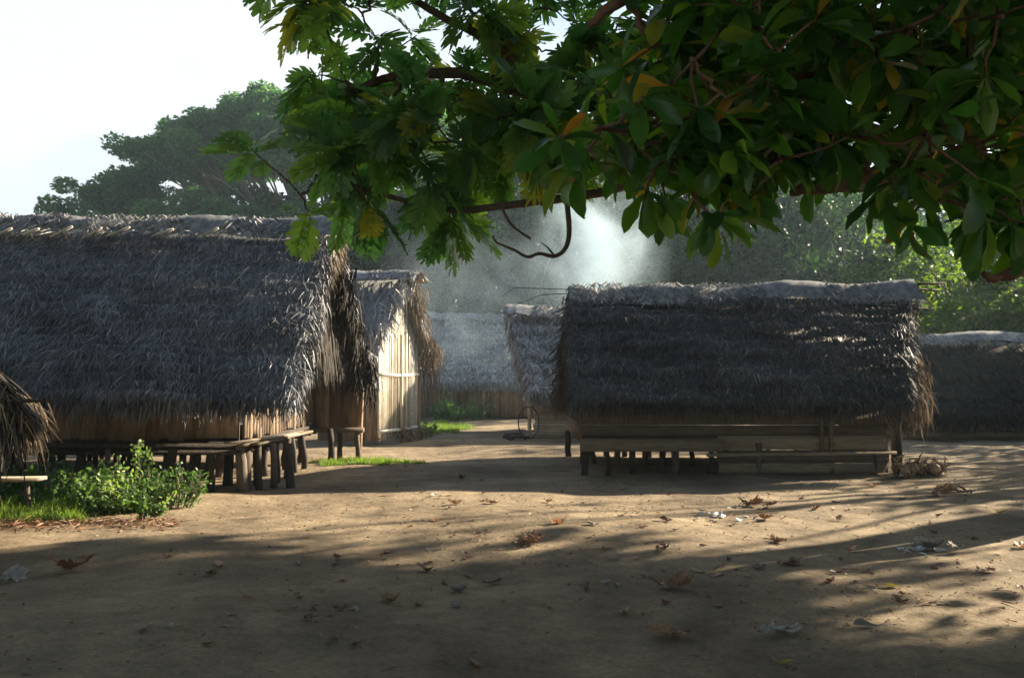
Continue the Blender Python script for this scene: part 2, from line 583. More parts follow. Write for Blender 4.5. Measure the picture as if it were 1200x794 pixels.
def fringe(mb, A, B, out, seed, n=500, L=(.2, .5), w=(.008, .025), down=.8, jit=.06, amax=1.0, amin=0.0):
    """loose blades hanging from an edge A-B, leaning outward"""
    rg = np.random.RandomState(seed)
    A, B = np.asarray(A, float), np.asarray(B, float)
    u = rg.rand(n)
    p = A[None] * (1 - u)[:, None] + B[None] * u[:, None] + rg.normal(0, jit, (n, 3))
    d = norm(np.asarray(out, float)[None] * rg.uniform(.1, 1, n)[:, None] + np.array((0, 0, -down))[None] + rg.normal(0, .35, (n, 3)))
    sd_ = norm(np.cross(d, rg.normal(0, 1, (n, 3))))
    ll = rg.uniform(L[0], L[1], n)
    bend = np.zeros((n, 3))
    bend[:, 2] = -rg.uniform(.02, .14, n)
    mb.strands(p, d, sd_, ll, rg.uniform(w[0], w[1], n), bend, rg.uniform(amin, amax, n))


def slab(mb, EL, ER, RR, RL, th, a=.1):
    EL, ER, RR, RL = (np.asarray(q, float) for q in (EL, ER, RR, RL))
    nn = norm(np.cross(ER - EL, RL - EL))
    if nn[2] < 0:
        nn = -nn
    c = [EL - nn * th, ER - nn * th, RR - nn * th, RL - nn * th, EL, ER, RR, RL]
    if np.dot(np.cross(ER - EL, RL - EL), nn) < 0:
        c = [c[i] for i in (1, 0, 3, 2, 5, 4, 7, 6)]
    mb.hexa(c, a)


def cap_mesh(mb, A, B, half, drop, seed, amp=.05, lift=.14, n=60, dirv=None):
    """woven palm mat folded over the ridge A-B with ragged lower edges"""
    rg = np.random.RandomState(seed)
    A, B = np.asarray(A, float), np.asarray(B, float)
    t = norm(B - A)
    sidev = norm(np.cross(t, (0, 0, 1)))
    prof = [(-1, -drop), (-.5, -drop * .42), (-.12, -.02), (.12, -.02), (.5, -drop * .42), (1, -drop)]
    vs, ns = [], len(prof)
    for i in range(n + 1):
        f = i / n
        c = A * (1 - f) + B * f
        wv = lift + amp * .8 * sin(f * 17 + seed) * rg.uniform(.7, 1) + .04 * sin(f * 5 + seed * 3)
        for k, (s_, z_) in enumerate(prof):
            e = 1 + (amp * 2.2 * (sin(f * 9 + seed * 2 + k) * .5 + rg.uniform(-.4, .4)) if k in (0, ns - 1) else 0)
            vs.append(c + sidev * half * s_ * e + np.array((0, 0, z_ * e + wv)))
    f = []
    for i in range(n):
        for k in range(ns - 1):
            f.append((i * ns + k, (i + 1) * ns + k, (i + 1) * ns + k + 1, i * ns + k + 1))
    mb.add(vs, f, a=np.repeat(rg.rand(n + 1) * .5 + .25, ns) * .5)
    # ragged strips woven across it
    m = int(np.linalg.norm(B - A) * 480)
    u = rg.rand(m)
    s_ = rg.uniform(-1, 1, m)
    p = A[None] * (1 - u)[:, None] + B[None] * u[:, None] + sidev[None] * (half * s_)[:, None]
    p[:, 2] += lift + rg.uniform(.0, .03, m) - np.abs(s_) ** 1.15 * drop + amp * .3 * np.sin(u * 40 + seed)
    dn = sidev[None] * np.sign(s_)[:, None] * half + np.array((0, 0, -drop))[None]
    dn = norm(dn)
    al = rg.choice([-1, 1], m)[:, None] * rg.uniform(.3, 1.1, m)[:, None]
    d = norm(dn + t[None] * al + rg.normal(0, .12, (m, 3)))
    sd_ = norm(np.cross(d, np.array((0, 0, 1.0))[None] + rg.normal(0, .7, (m, 3))))
    bend = np.zeros((m, 3))
    bend[:, 2] = -.01
    mb.strands(p, d, sd_, rg.uniform(.08, .24, m), rg.uniform(.010, .028, m), bend, rg.rand(m))
    ed = np.abs(s_) > .8
    dh = norm(dn[ed] + rg.normal(0, .5, (ed.sum(), 3)))
    mb.strands(p[ed], dh, norm(np.cross(dh, rg.normal(0, 1, (ed.sum(), 3)))), rg.uniform(.08, .26, ed.sum()), rg.uniform(.008, .022, ed.sum()), bend[ed] * 3, rg.rand(ed.sum()))


def boards_wall(mb, A, B, z0, z1, wdt, th=.03, seed=1, gap=.006, top=None):
    """vertical split boards from A to B (xy), z0..z1 (top may be a function of 0..1)"""
    rg = np.random.RandomState(seed)
    A, B = np.asarray(A, float), np.asarray(B, float)
    L = np.linalg.norm(B - A)
    t = (B - A) / L
    nrm = np.array((t[1], -t[0]))
    x = 0
    while x < L - .02:
        w = min(wdt * rg.uniform(.6, 1.4), L - x)
        zt = z1 if top is None else top((x + w / 2) / L)
        if zt > z0 + .05:
            o = rg.uniform(-.008, .008)
            a = A + t * (x + gap / 2) + nrm * o
            b = A + t * (x + w - gap / 2) + nrm * (o + rg.uniform(-.006, .006))
            zz0, zz1 = z0 + rg.uniform(-.03, .03), zt + rg.uniform(-.01, .02)
            c = [(*(a + nrm * th), zz0), (*(b + nrm * th), zz0), (*b, zz0), (*a, zz0),
                 (*(a + nrm * th), zz1), (*(b + nrm * th), zz1), (*b, zz1), (*a, zz1)]
            mb.hexa(c, rg.rand())
        x += w


def horiz_wall(mb, A, B, z0, z1, hgt, th=.03, seed=1, gap=.008):
    rg = np.random.RandomState(seed)
    A, B = np.asarray(A, float), np.asarray(B, float)
    t = (B - A) / np.linalg.norm(B - A)
    nrm = np.array((t[1], -t[0]))
    z = z0
    while z < z1 - .02:
        h = min(hgt * rg.uniform(.75, 1.25), z1 - z)
        o = rg.uniform(-.012, .012)
        a, b = A + nrm * o - t * rg.uniform(0, .05), B + nrm * (o + rg.uniform(-.01, .01)) + t * rg.uniform(0, .05)
        c = [(*(a + nrm * th), z), (*(b + nrm * th), z + rg.uniform(-.008, .008)), (*b, z), (*a, z),
             (*(a + nrm * th), z + h - gap), (*(b + nrm * th), z + h - gap), (*b, z + h - gap), (*a, z + h - gap)]
        mb.hexa(c, rg.rand())
        z += h


def post(parent, x, y, z0, z1, r, m, name='stilt', seed=0, lean=.03):
    rg = np.random.RandomState(int(seed) % 100000)
    b = MB()
    dx, dy = rg.normal(0, lean, 2)
    k = rg.normal(0, .012, (4, 2))
    pts = [(x + dx * f + k[i][0], y + dy * f + k[i][1], z0 + (z1 - z0) * f) for i, f in enumerate((0, .33, .66, 1))]
    b.tube(pts, [r * 1.1, r * rg.uniform(.9, 1.1), r * .95, r * .92], 8, a=rg.rand())
    return b.build(name, m, parent, (x, y, z0), smooth=True)


# ---- large hut on the left -------------------------------------------------
def large_hut():
    H = thing('thatched_hut', 'largest hut, long dark thatched roof over brown board walls on stilts behind the bushes', 'hut', (-6.4, 15, 0), 'thatched huts round the clearing')
    EL, ER = (-9.6, 12.15, 1.34), (-2.98, 12.2, 1.25)
    RL, RR = (-9.6, 15.0, 4.17), (-3.02, 15.0, 4.09)
    BL, BR = (-9.6, 18.0, 1.35), (-2.82, 18.0, 1.38)
    m = MB()
    slab(m, EL, ER, RR, RL, .14, .05)
    slab(m, BR, BL, RL, RR, .14, .05)
    slope_strands(m, EL, ER, RR, RL, 11, per_m2=3800, L=(.07, .26), w=(.006, .018), rows=22, lift=.09, wob=.04, spread=.5)
    slope_strands(m, BR, BL, RL, RR, 12, per_m2=250, L=(.3, .6), w=(.02, .05))
    fringe(m, EL, ER, (0, -.6, 0), 13, 3600, (.06, .22), down=1, amax=.6)
    fringe(m, np.array(ER) + (0, .1, 0), RR, (.35, -.1, 0), 14, 2600, (.06, .22), down=1.1, jit=.06, amax=.45)
    fringe(m, BR, RR, (.3, .1, 0), 15, 1500, (.06, .22), down=1.1, jit=.06, amax=.4)
    m.build('roof', M['thatch_grey'], H, (-6.3, 15, 2.6))
    # ragged, sunlit straw along the rake
    m = MB()
    fringe(m, np.array(RR) + (.03, -.4, -.5), np.array(RR) + (.06, .1, -.08), (.5, -.1, 0), 16, 260, (.12, .4), down=1.2, jit=.05)
    fringe(m, np.array(ER) * .3 + np.array(RR) * .7 + (.02, 0, -.05), np.array(RR) + (.02, 0, -.05), (.5, -.1, 0), 17, 260, (.1, .3), down=1.2, jit=.05)
    m.build('rake_straw', M['straw'], H, tuple(RR))
    m = MB()
    cap_mesh(m, np.array(RL) + (0, 0, .03), np.array(RR) + (.12, 0, .03), .44, .42, 3, amp=.06, n=90)
    cp = m.build('ridge_cap', M['cap'], H, (-6.3, 15, 4.25))
    rg = np.random.RandomState(5)
    for px, L_ in ((14, .32), (80, .30), (152, .42), (232, .26), (287, .42), (398, .30), (505, .3)):
        x = (px * .4913 - 600) / F * 14.6
        m = MB()
        c = np.array((x, 14.44, 3.93))
        d = norm((1, -.15, rg.uniform(.25, .6)))
        m.tube([c - d * L_ / 2, c + d * L_ / 2], [.022, .018], 6, a=rg.rand())
        m.build('ridge_pin', M['pin'], cp, tuple(c))
    for px, py, L_, tl in ((283, 330, .55, 2.0), (205, 420, .4, 1.6)):   # fallen cane splints
        f = (P(px, py, 13.6)[2] - 1.1) / 3.1
        c = np.array((P(px, py, 12.2 + 2.8 * f)[0], 12.2 + 2.8 * f - .12, 1.1 + 3.1 * f + .1))
        d = norm((1, 1.0 * tl * .8, 1.1 * tl * .8))
        m = MB()
        m.tube([c - d * L_ / 2, c + d * L_ / 2], [.008, .006], 5, a=.4)
        m.build('cane_splint', M['pin'], H, tuple(c))
    # walls
    m = MB()
    boards_wall(m, (-9.5, 12.9), (-3.9, 12.9), .68, 1.55, .17, seed=21)
    m.build('front_wall', M['board'], H, (-6.7, 12.9, 1))
    m = MB()
    boards_wall(m, (-3.88, 12.93), (-3.88, 17.9), .68, 2.9, .15, seed=22, top=lambda f: min(1.0 + .0 + 3.0 * (1 - abs(f * 4.97 + 12.93 - 15) / 2.95), 1.95))
    m.build('side_wall', M['board'], H, (-3.88, 15.2, 1))
    m = MB()
    boards_wall(m, (-3.86, 17.5), (-2.98, 17.5), .58, 1.62, .17, seed=23)
    m.build('porch_wall', M['board'], H, (-3.4, 17.5, 1))
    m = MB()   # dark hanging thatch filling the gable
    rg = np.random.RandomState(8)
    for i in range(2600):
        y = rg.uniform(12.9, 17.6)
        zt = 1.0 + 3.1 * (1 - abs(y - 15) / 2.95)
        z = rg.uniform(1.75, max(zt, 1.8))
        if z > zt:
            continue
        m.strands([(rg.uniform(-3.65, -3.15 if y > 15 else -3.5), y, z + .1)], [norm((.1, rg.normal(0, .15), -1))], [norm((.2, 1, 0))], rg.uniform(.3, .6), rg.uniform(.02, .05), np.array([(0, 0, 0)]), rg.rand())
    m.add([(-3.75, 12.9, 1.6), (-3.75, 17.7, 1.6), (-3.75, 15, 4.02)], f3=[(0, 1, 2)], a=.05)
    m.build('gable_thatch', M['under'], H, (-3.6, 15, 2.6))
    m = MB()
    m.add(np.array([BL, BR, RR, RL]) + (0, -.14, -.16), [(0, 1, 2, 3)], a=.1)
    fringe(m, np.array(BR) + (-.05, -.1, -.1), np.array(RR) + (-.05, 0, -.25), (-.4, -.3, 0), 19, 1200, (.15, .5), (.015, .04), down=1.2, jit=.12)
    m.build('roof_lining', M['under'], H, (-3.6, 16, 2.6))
    post(H, -2.97, 17.45, 0, 1.75, .055, M['postlight'], 'corner_post', 3)
    # floor frame and platform
    m = MB()
    m.beam((-9.6, 12.78, .615), (-3.75, 12.78, .60), .10, .09, .3)
    m.beam((-9.6, 12.70, .52), (-3.82, 12.72, .52), .08, .07, .1)
    for i in range(11):
        yy = 12.95 + i * .45
        m.beam((-9.5, yy, .55), (-3.7, yy, .55), .08, .09, .2)
    m.box((-9.6, 12.86, .60), (-3.80, 17.8, .66), .15)
    m.build('floor_frame', M['post'], H, (-6.6, 14, .6))
    m = MB()
    rg = np.random.RandomState(9)
    for i in range(2):
        x = -3.78 + i * .14
        m.beam((x, 12.75 + rg.uniform(-.2, .15) + i * .14, .63 + rg.uniform(-.01, .01)), (x + rg.normal(0, .03), 16.2, .60), .12, .035, rg.rand())
    m.beam((-4.0, 12.66, .655), (-3.45, 14.4, .67), .12, .03, .9)
    m.beam((-3.9, 17.3, .56), (-2.85, 17.25, .56), .16, .09, .1)
    m.build('porch_planks', M['plank'], H, (-3.3, 15, .6))
    s = 0
    for row, y in enumerate((12.74, 13.5, 14.5, 15.6, 16.8)):
        for k in range(13 if row < 2 else 9):
            s += 1
            rg = np.random.RandomState(900 + s)
            x = -9.3 + k * (.455 if row < 2 else .66) + rg.uniform(-.08, .08)
            post(H, x, y + rg.uniform(-.1, .1), -.06, .58, rg.uniform(.035, .075), M['post'], 'stilt', s)
    for k, (x, y, r) in enumerate(((-3.80, 12.70, .085), (-3.66, 13.0, .05), (-3.5, 13.3, .05), (-3.3, 13.35, .06), (-3.62, 13.9, .035), (-3.6, 14.4, .05), (-3.62, 15.0, .045), (-3.6, 15.7, .05), (-3.3, 17.25, .05), (-2.95, 17.2, .05), (-3.4, 16.9, .06))):
        post(H, x, y, -.06, .60, r, M['post'], 'stilt', 200 + k)
    return H


large_hut()


# ---- small shed with the sunlit bamboo gable -------------------------------
def small_shed():
    B0, B1 = np.array((-3.14, 21.0)), np.array((-2.42, 23.0))      # gable wall on the ground
    t = (B1 - B0) / np.linalg.norm(B1 - B0)
    n = np.array((t[1], -t[0]))                                    # faces right and a little forward
    Lw = np.linalg.norm(B1 - B0)
    mid = (B0 + B1) / 2
    O = (float(mid[0] - n[0] * 1.5), float(mid[1] - n[1] * 1.5), 0)
    H = thing('thatched_shed', 'small shed with a sunlit pale bamboo gable between the large hut and the far hut', 'shed', O, 'thatched huts round the clearing')

    def W(a, b, z):   # a along gable wall from B0, b outward
        q = B0 + t * a + n * b
        return np.array((q[0], q[1], z))
    zr, ze = 4.05, 2.1
    EL, ER = W(-.45, -3.2, ze), W(-.30, .0, ze - .05)
    RL, RR = W(1.0, -3.2, zr), W(1.12, .30, zr)
    BL, BR = W(2.3, -3.2, ze), W(2.3, .3, ze)
    m = MB()
    slab(m, EL, ER, RR, RL, .1, .05)
    slab(m, BR, BL, RL, RR, .1, .05)
    slope_strands(m, EL, ER, RR, RL, 31, per_m2=650, L=(.3, .6), w=(.02, .05), rows=8)
    slope_strands(m, BR, BL, RL, RR, 32, per_m2=200, L=(.3, .6), w=(.02, .05))
    fringe(m, EL, ER, (0, -.4, 0), 33, 700, (.2, .5), (.02, .04), down=1)
    m.build('roof', M['thatch_pale'], H, tuple(RL))
    m = MB()
    fringe(m, BR + (0, 0, .1), RR, (.35, -.1, 0), 34, 300, (.15, .35), (.015, .04), down=1.4, jit=.12, amax=.6)
    fringe(m, BR + (0, 0, -.5), BR + (0, 0, .3), (.2, -.1, 0), 39, 120, (.2, .6), (.015, .04), down=1.6, jit=.12, amax=.5)
    m.build('hanging_thatch', M['straw'], H, tuple(RR))
    m = MB()
    fringe(m, ER + (0, 0, .2), RR, (.25, -.3, 0), 35, 260, (.12, .3), (.02, .045), down=1.2, jit=.1, amin=.3)
    m.build('rake_straw', M['thatch_pale'], H, tuple(ER))
    m = MB()
    cap_mesh(m, RL + (0, 0, .02), RR + (.25, -.05, .02), .40, .26, 6, amp=.04, n=40)
    m.build('ridge_cap', M['cap'], H, tuple(RR))
    m = MB()
    m.beam(W(1.1, -.2, zr - .12), W(1.13, .62, zr - .12), .06, .06, .5)
    m.beam(W(1.12, .42, zr - .7), W(1.12, .42, zr - .05), .06, .06, .8)
    m.build('ridge_pole', M['postlight'], H, tuple(RR))
    # bamboo gable wall: upright canes with gaps
    rg = np.random.RandomState(36)
    m = MB()
    a = .02
    while a < Lw:
        r = rg.uniform(.026, .04)
        top = min(zr - .15, 2.25 + 1.7 * (1 - abs(a - 1.1) / 1.05))
        m.tube([W(a, 0 + rg.uniform(-.015, .015), .10 + rg.uniform(-.05, .05)), W(a + rg.normal(0, .015), 0, top)], [r, r * .9], 6, a=rg.rand())
        a += r * 2 + rg.uniform(.0, .022)
    m.build('bamboo_wall', M['bamboo'], H, tuple(W(1, 0, 1)))
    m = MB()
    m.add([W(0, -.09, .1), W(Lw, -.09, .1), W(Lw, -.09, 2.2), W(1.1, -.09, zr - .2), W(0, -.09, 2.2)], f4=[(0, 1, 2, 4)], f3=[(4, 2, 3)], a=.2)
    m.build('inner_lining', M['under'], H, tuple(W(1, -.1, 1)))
    for z, nm in ((1.62, 'cross_rail'), (.30, 'cross_rail')):
        m = MB()
        m.tube([W(-.06, .07, z), W(1, .075, z - .01), W(Lw - .1, .07, z + .01)], [.04, .04, .035], 7, a=.9)
        m.build(nm, M['bamboo'], H, tuple(W(1, .07, z)))
    m = MB()
    boards_wall(m, tuple(W(0, -1.6, 0)[:2]), tuple(W(0, 0, 0)[:2]), .05, 2.2, .15, seed=37)
    m.build('front_wall', M['board'], H, tuple(W(0, -.8, 1)))
    q = W(1.02, .09, 0)
    post(H, q[0], q[1], -.05, 2.6, .04, M['bamboo'], 'gable_post', 5)
    q = W(Lw, .05, 0)
    post(H, q[0], q[1], -.05, 2.1, .05, M['postlight'], 'gable_post', 6)
    m = MB()
    fringe(m, W(.7, .15, .22), W(2.0, .25, .20), (.2, -.2, 0), 38, 300, (.1, .3), (.01, .03), down=.5, jit=.07)
    m.build('straw_skirt', M['straw'], H, tuple(W(1, .2, .1)))
    return H


small_shed()


# ---- generic axis-aligned hut ----------------------------------------------
def plain_hut(name, label, EL, ER, RL, RR, BL, BR, seed, thm='thatch', dens=600, rows=12, ww=(.02, .045), cap=(.4, .3), group='thatched huts round the clearing'):
    loc = ((EL[0] + ER[0]) / 2, (EL[1] + BL[1]) / 2, 0)
    H = thing(name, label, 'hut', loc, group)
    m = MB()
    slab(m, EL, ER, RR, RL, .12, .05)
    slab(m, BR, BL, RL, RR, .12, .05)
    slope_strands(m, EL, ER, RR, RL, seed, per_m2=dens, L=(.09, .28), w=ww, rows=rows, lift=.08, spread=.45)
    slope_strands(m, BR, BL, RL, RR, seed + 1, per_m2=dens * .25, L=(.3, .6), w=(.03, .06))
    ln = np.linalg.norm(np.subtract(ER, EL))
    fringe(m, EL, ER, (0, -.5, 0), seed + 2, int(ln * 400), (.06, .22), ww, down=1, amax=.6)
    for A, B, sx in ((ER, RR, .3), (EL, RL, -.3), (BR, RR, .3), (BL, RL, -.3)):
        fringe(m, A, B, (sx, 0, 0), seed + 3, 900, (.06, .18), ww, down=1.1, jit=.06, amax=.7)
    m.build('roof', M[thm], H, (loc[0], loc[1], RL[2]))
    m = MB()
    cap_mesh(m, np.array(RL) + (-.05, 0, .02), np.array(RR) + (.05, 0, .02), cap[0], cap[1], seed, amp=.07, n=70)
    cp = m.build('ridge_cap', M['cap'], H, (loc[0], RL[1], RL[2]))
    return H, cp


def right_hut():
    EL, ER = (.98, 14.35, 1.16), (6.36, 14.35, 1.15)
    RL, RR = (1.10, 16.6, 3.15), (7.40, 16.6, 3.17)
    BL, BR = (.95, 18.9, .95), (6.7, 18.9, .95)
    H, cp = plain_hut('thatched_hut', 'low hut right of centre, shaggy dark roof over plank walls', EL, ER, RL, RR, BL, BR, 41, 'thatch', 3600, 13, (.006, .019), (.42, .40))
    m = MB()   # dark cane holding the ridge mat down
    pts = [(x, 16.6 - .46 - .0, 3.26 - .44 + .05 * sin((x - 1) * 1.5) + .0) for x in np.linspace(1.0, 7.5, 22)]
    m.tube(pts, .022, 6, a=.2)
    m.build('ridge_cane', M['char'], H, (4, 16.1, 2.9))
    rg = np.random.RandomState(77)
    for k in range(2):   # loose sticks sticking out of the left ridge end
        m = MB()
        a = np.array((1.5, 16.5 + k * .05, 3.18 - k * .04))
        m.tube([a, a + (-.9 - rg.rand() * .6, .0, -.02 - .10 * k + rg.uniform(0, .1)), a + (-1.3 - rg.rand() * .5, 0, -.12 - .12 * k)], [.009, .008, .004], 5, a=rg.rand())
        m.build('ridge_stick', M['post'], H, tuple(a))
    for x0, x1, dz in ((7.3, 8.05, .10), (6.9, 7.95, -.04)):
        m = MB()
        m.tube([(x0, 16.6, 3.26 + dz * .3), (x1, 16.6, 3.22 + dz)], [.03, .018], 6, a=.5)
        m.build('ridge_pole', M['post'], H, (x0, 16.6, 3.26))
    m = MB()
    horiz_wall(m, (1.2, 14.95), (6.2, 14.95), .60, 1.5, .20, seed=42)
    m.build('front_wall', M['plank'], H, (3.5, 14.9, .8))
    m = MB()
    horiz_wall(m, (3.42, 14.86), (6.18, 14.86), .0, .62, .21, seed=43)
    m.build('lower_planks', M['plank'], H, (4.8, 14.86, .3))
    m = MB()
    m.beam((1.12, 14.80, .46), (3.45, 14.80, .46), .09, .20, .6)
    m.build('floor_beam', M['plank'], H, (2.2, 14.8, .46))
    m = MB()
    m.beam((3.2, 14.78, .30), (6.3, 14.76, .34), .07, .05, .8)
    m.build('ledge', M['plank'], H, (4.8, 14.76, .3))
    m = MB()
    horiz_wall(m, (6.2, 14.95), (6.2, 18.2), .10, 1.7, .19, seed=44)
    m.build('side_wall', M['board'], H, (6.2, 16.5, .8))
    m = MB()
    horiz_wall(m, (1.16, 18.2), (1.16, 14.95), .50, 1.6, .19, seed=45)
    m.build('side_wall', M['board'], H, (1.16, 16.5, .8))
    m = MB()
    m.box((1.18, 14.97, .50), (6.18, 18.2, .57), .2)
    m.build('floor', M['plank'], H, (3.7, 16.5, .5))
    m = MB()
    for x in (5.1, 5.25):
        m.box((x - .03, 14.78, .34), (x + .03, 14.83, .95), .3)
    m.build('door_jamb', M['plank'], H, (5.1, 14.8, .6))
    m = MB()
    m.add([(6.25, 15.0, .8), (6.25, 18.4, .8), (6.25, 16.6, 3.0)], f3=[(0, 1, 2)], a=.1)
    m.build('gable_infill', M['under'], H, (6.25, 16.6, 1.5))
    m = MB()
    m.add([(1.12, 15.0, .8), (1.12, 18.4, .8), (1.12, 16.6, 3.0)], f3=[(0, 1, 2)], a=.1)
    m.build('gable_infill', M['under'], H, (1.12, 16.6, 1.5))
    s = 0
    for y in (14.85, 16.4, 18.1):
        for x in (1.22, 1.58, 2.0, 2.35, 2.75, 3.2, 4.2, 5.2, 6.1):
            s += 1
            rg = np.random.RandomState(s)
            post(H, x + rg.uniform(-.12, .12), y + .03, -.05, .50, rg.uniform(.04, .065), M['post'], 'stilt', 300 + s)
    m = MB()
    fringe(m, (6.55, 14.5, 1.0), (7.0, 15.5, 1.9), (.5, -.1, 0), 46, 220, (.12, .35), (.012, .03), down=1.3, jit=.10, amax=.5)
    fringe(m, (6.0, 14.4, .95), (6.5, 14.4, .95), (.2, -.2, 0), 47, 100, (.1, .3), (.012, .03), down=1.3, jit=.07, amax=.6)
    m.build('rake_straw', M['straw'], H, (6.6, 14.6, 1.2))
    post(H, 6.42, 15.0, 0, 1.1, .06, M['post'], 'corner_post', 12)
    post(H, 6.75, 15.9, 0, 1.4, .05, M['post'], 'corner_post', 13)
    return H


right_hut()


def centre_hut():
    H, cp = plain_hut('thatched_hut', 'grey hut with a slatted pole wall, half hidden behind a darker hut', (.45, 23.0, 1.10), (5.0, 23.0, 1.05),
                      (-.12, 25.4, 3.42), (5.4, 25.4, 3.42), (.4, 27.8, 1.1), (5.0, 27.8, 1.1), 51, 'thatch_pale', 420, 7, (.025, .06), (.45, .3))
    m = MB()
    rg = np.random.RandomState(52)
    z = -.03
    while z < 1.35:
        r = rg.uniform(.03, .05)
        m.tube([(.55 + rg.uniform(-.05, .05), 23.35, z + r), (4.6, 23.35, z + r)], r, 7, a=rg.rand())
        z += 2 * r - .004
    m.build('pole_wall', M['bamboo_grey'], H, (2.5, 23.4, .5))
    m = MB()
    horiz_wall(m, (.5, 27.3), (.5, 23.5), .05, 1.7, .16, seed=53)
    m.build('side_wall', M['board'], H, (.5, 25.4, .8))


centre_hut()


def far_hut():
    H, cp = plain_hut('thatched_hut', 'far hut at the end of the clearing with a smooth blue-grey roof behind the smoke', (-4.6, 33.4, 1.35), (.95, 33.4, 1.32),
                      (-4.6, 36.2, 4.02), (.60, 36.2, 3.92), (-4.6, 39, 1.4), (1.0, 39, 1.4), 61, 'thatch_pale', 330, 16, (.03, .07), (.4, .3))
    m = MB()
    boards_wall(m, (-4.5, 33.95), (.75, 33.95), .03, 1.6, .12, seed=62)
    m.build('front_wall', M['board'], H, (-2, 33.9, .7))
    m = MB()
    boards_wall(m, (.75, 33.97), (.75, 38.5), .03, 1.6, .16, seed=63)
    m.build('side_wall', M['board'], H, (.75, 36, .7))


far_hut()


def rear_right_hut():
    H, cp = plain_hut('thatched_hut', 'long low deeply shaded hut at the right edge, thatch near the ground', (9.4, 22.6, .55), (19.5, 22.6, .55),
                      (9.6, 24.9, 2.62), (19.5, 24.9, 2.62), (9.4, 27.2, .6), (19.5, 27.2, .6), 71, 'thatch_shaded', 380, 9, (.025, .06), (.4, .3))
    m = MB()
    horiz_wall(m, (9.8, 23.2), (19.2, 23.2), .0, 1.1, .2, seed=72)
    m.build('front_wall', M['plank'], H, (14, 23.2, .5))
    m = MB()
    horiz_wall(m, (9.8, 26.6), (9.8, 23.2), .0, 1.2, .2, seed=73)
    m.build('side_wall', M['plank'], H, (9.8, 25, .5))


rear_right_hut()


def edge_hut():
    """roof corner poking in at the left edge; ridge runs away from the camera"""
    H = thing('thatched_shelter', 'straw-edged roof corner of a small shelter cut by the left edge of the picture', 'shelter', (-4.78, 8.8, 0), 'thatched huts round the clearing')
    R0, R1 = (-6.6, 8.5, 3.30), (-6.6, 10.9, 3.30)
    E0, E1 = (-4.78, 8.8, 1.10), (-4.85, 10.9, 1.12)
    W0, W1 = (-8.4, 8.5, 1.1), (-8.4, 10.9, 1.1)
    m = MB()
    slab(m, E0, E1, R1, R0, .12, .05)
    slab(m, W1, W0, R0, R1, .12, .05)
    slope_strands(m, E0, E1, R1, R0, 81, per_m2=1100, L=(.25, .55), w=(.012, .03), rows=10)
    slope_strands(m, W1, W0, R0, R1, 82, per_m2=300, L=(.3, .6), w=(.02, .05))
    fringe(m, E0, R0, (.0, -.4, 0), 83, 1600, (.12, .3), (.01, .03), down=1.2, jit=.06, amin=.2)
    m.build('roof', M['thatch_brown'], H, (-6.6, 9.6, 2))
    m = MB()
    fringe(m, np.array(E0) + (-.05, 0, .05), np.array(E1) + (0, 0, .05), (1, -.5, 0), 84, 520, (.1, .3), (.008, .022), down=.9, jit=.09, amin=.2)
    fringe(m, np.array(E0), np.array(E0) * .65 + np.array(R0) * .35, (.5, -.6, 0), 85, 420, (.1, .28), (.008, .022), down=.6, jit=.06, amin=.2)
    m.build('eave_straw', M['straw'], H, E0)
    m = MB()
    m.add([(-4.95, 8.98, 1.05), (-8.2, 8.98, 1.05), (-6.6, 8.98, 2.7)], f3=[(0, 1, 2)], a=.1)
    fringe(m, (-5.0, 8.95, 1.15), (-6.6, 8.95, 2.7), (0, -.2, 0), 86, 700, (.2, .6), (.02, .04), down=1.6, jit=.08)
    m.build('gable_infill', M['under'], H, (-6.5, 9, 1.5))
    m = MB()
    m.tube([(-6.6, 8.75, 1.34), (-5.4, 8.72, 1.345), (-4.62, 8.7, 1.36)], [.035, .03, .02], 6, a=.2)
    m.build('tie_pole', M['post'], H, (-5.4, 8.7, 1.3))
    m = MB()
    boards_wall(m, (-8.1, 9.2), (-5.05, 9.2), .55, 1.3, .16, seed=88)
    m.build('front_wall', M['board'], H, (-6.4, 9.2, .9))
    m = MB()
    m.box((-8.1, 9.25, .50), (-5.05, 10.6, .56), .2)
    m.build('floor', M['plank'], H, (-6.4, 9.9, .5))
    for k, (x, y) in enumerate(((-5.1, 9.2), (-5.6, 9.2), (-6.2, 9.2), (-5.1, 10.6), (-5.8, 10.6), (-7.6, 9.2), (-7.6, 10.6))):
        post(H, x, y, -.05, .52, .055, M['post'], 'stilt', 400 + k)
    for k, (x, y) in enumerate(((-5.08, 9.1), (-5.08, 10.7))):
        post(H, x, y, .5, 1.35, .045, M['post'], 'corner_post', 410 + k)
    H.rotation_euler = (0, 0, R(27))


edge_hut()


# ---- small furniture by the huts -------------------------------------------
def bench():
    T = thing('plank_bench', 'low rough plank bench on short posts at the left edge beside the grass', 'bench', (-6.0, 10.4, 0))
    m = MB()
    m.beam((-6.6, 10.4, .40), (-5.40, 10.35, .42), .22, .04, .8)
    m.build('seat', M['plank'], T, (-6, 10.4, .4))
    for x in (-6.4, -5.55):
        post(T, x, 10.38, -.04, .39, .035, M['post'], 'leg', int(-x * 10))


bench()


m = MB()
c = np.array((.42, 22.75, .42))
an = np.linspace(0, 2 * pi, 40)
m.tube([c + np.array((.26 * cos(q) - .0, .12 * cos(q), .40 * sin(q))) for q in an], .016, 6, a=.3, cap=False)
tag(m.build('cane_hoop', M['rubber'], None, tuple(c), smooth=True), 'thin dark hoop leaning on the end of the slatted pole wall', 'hoop')

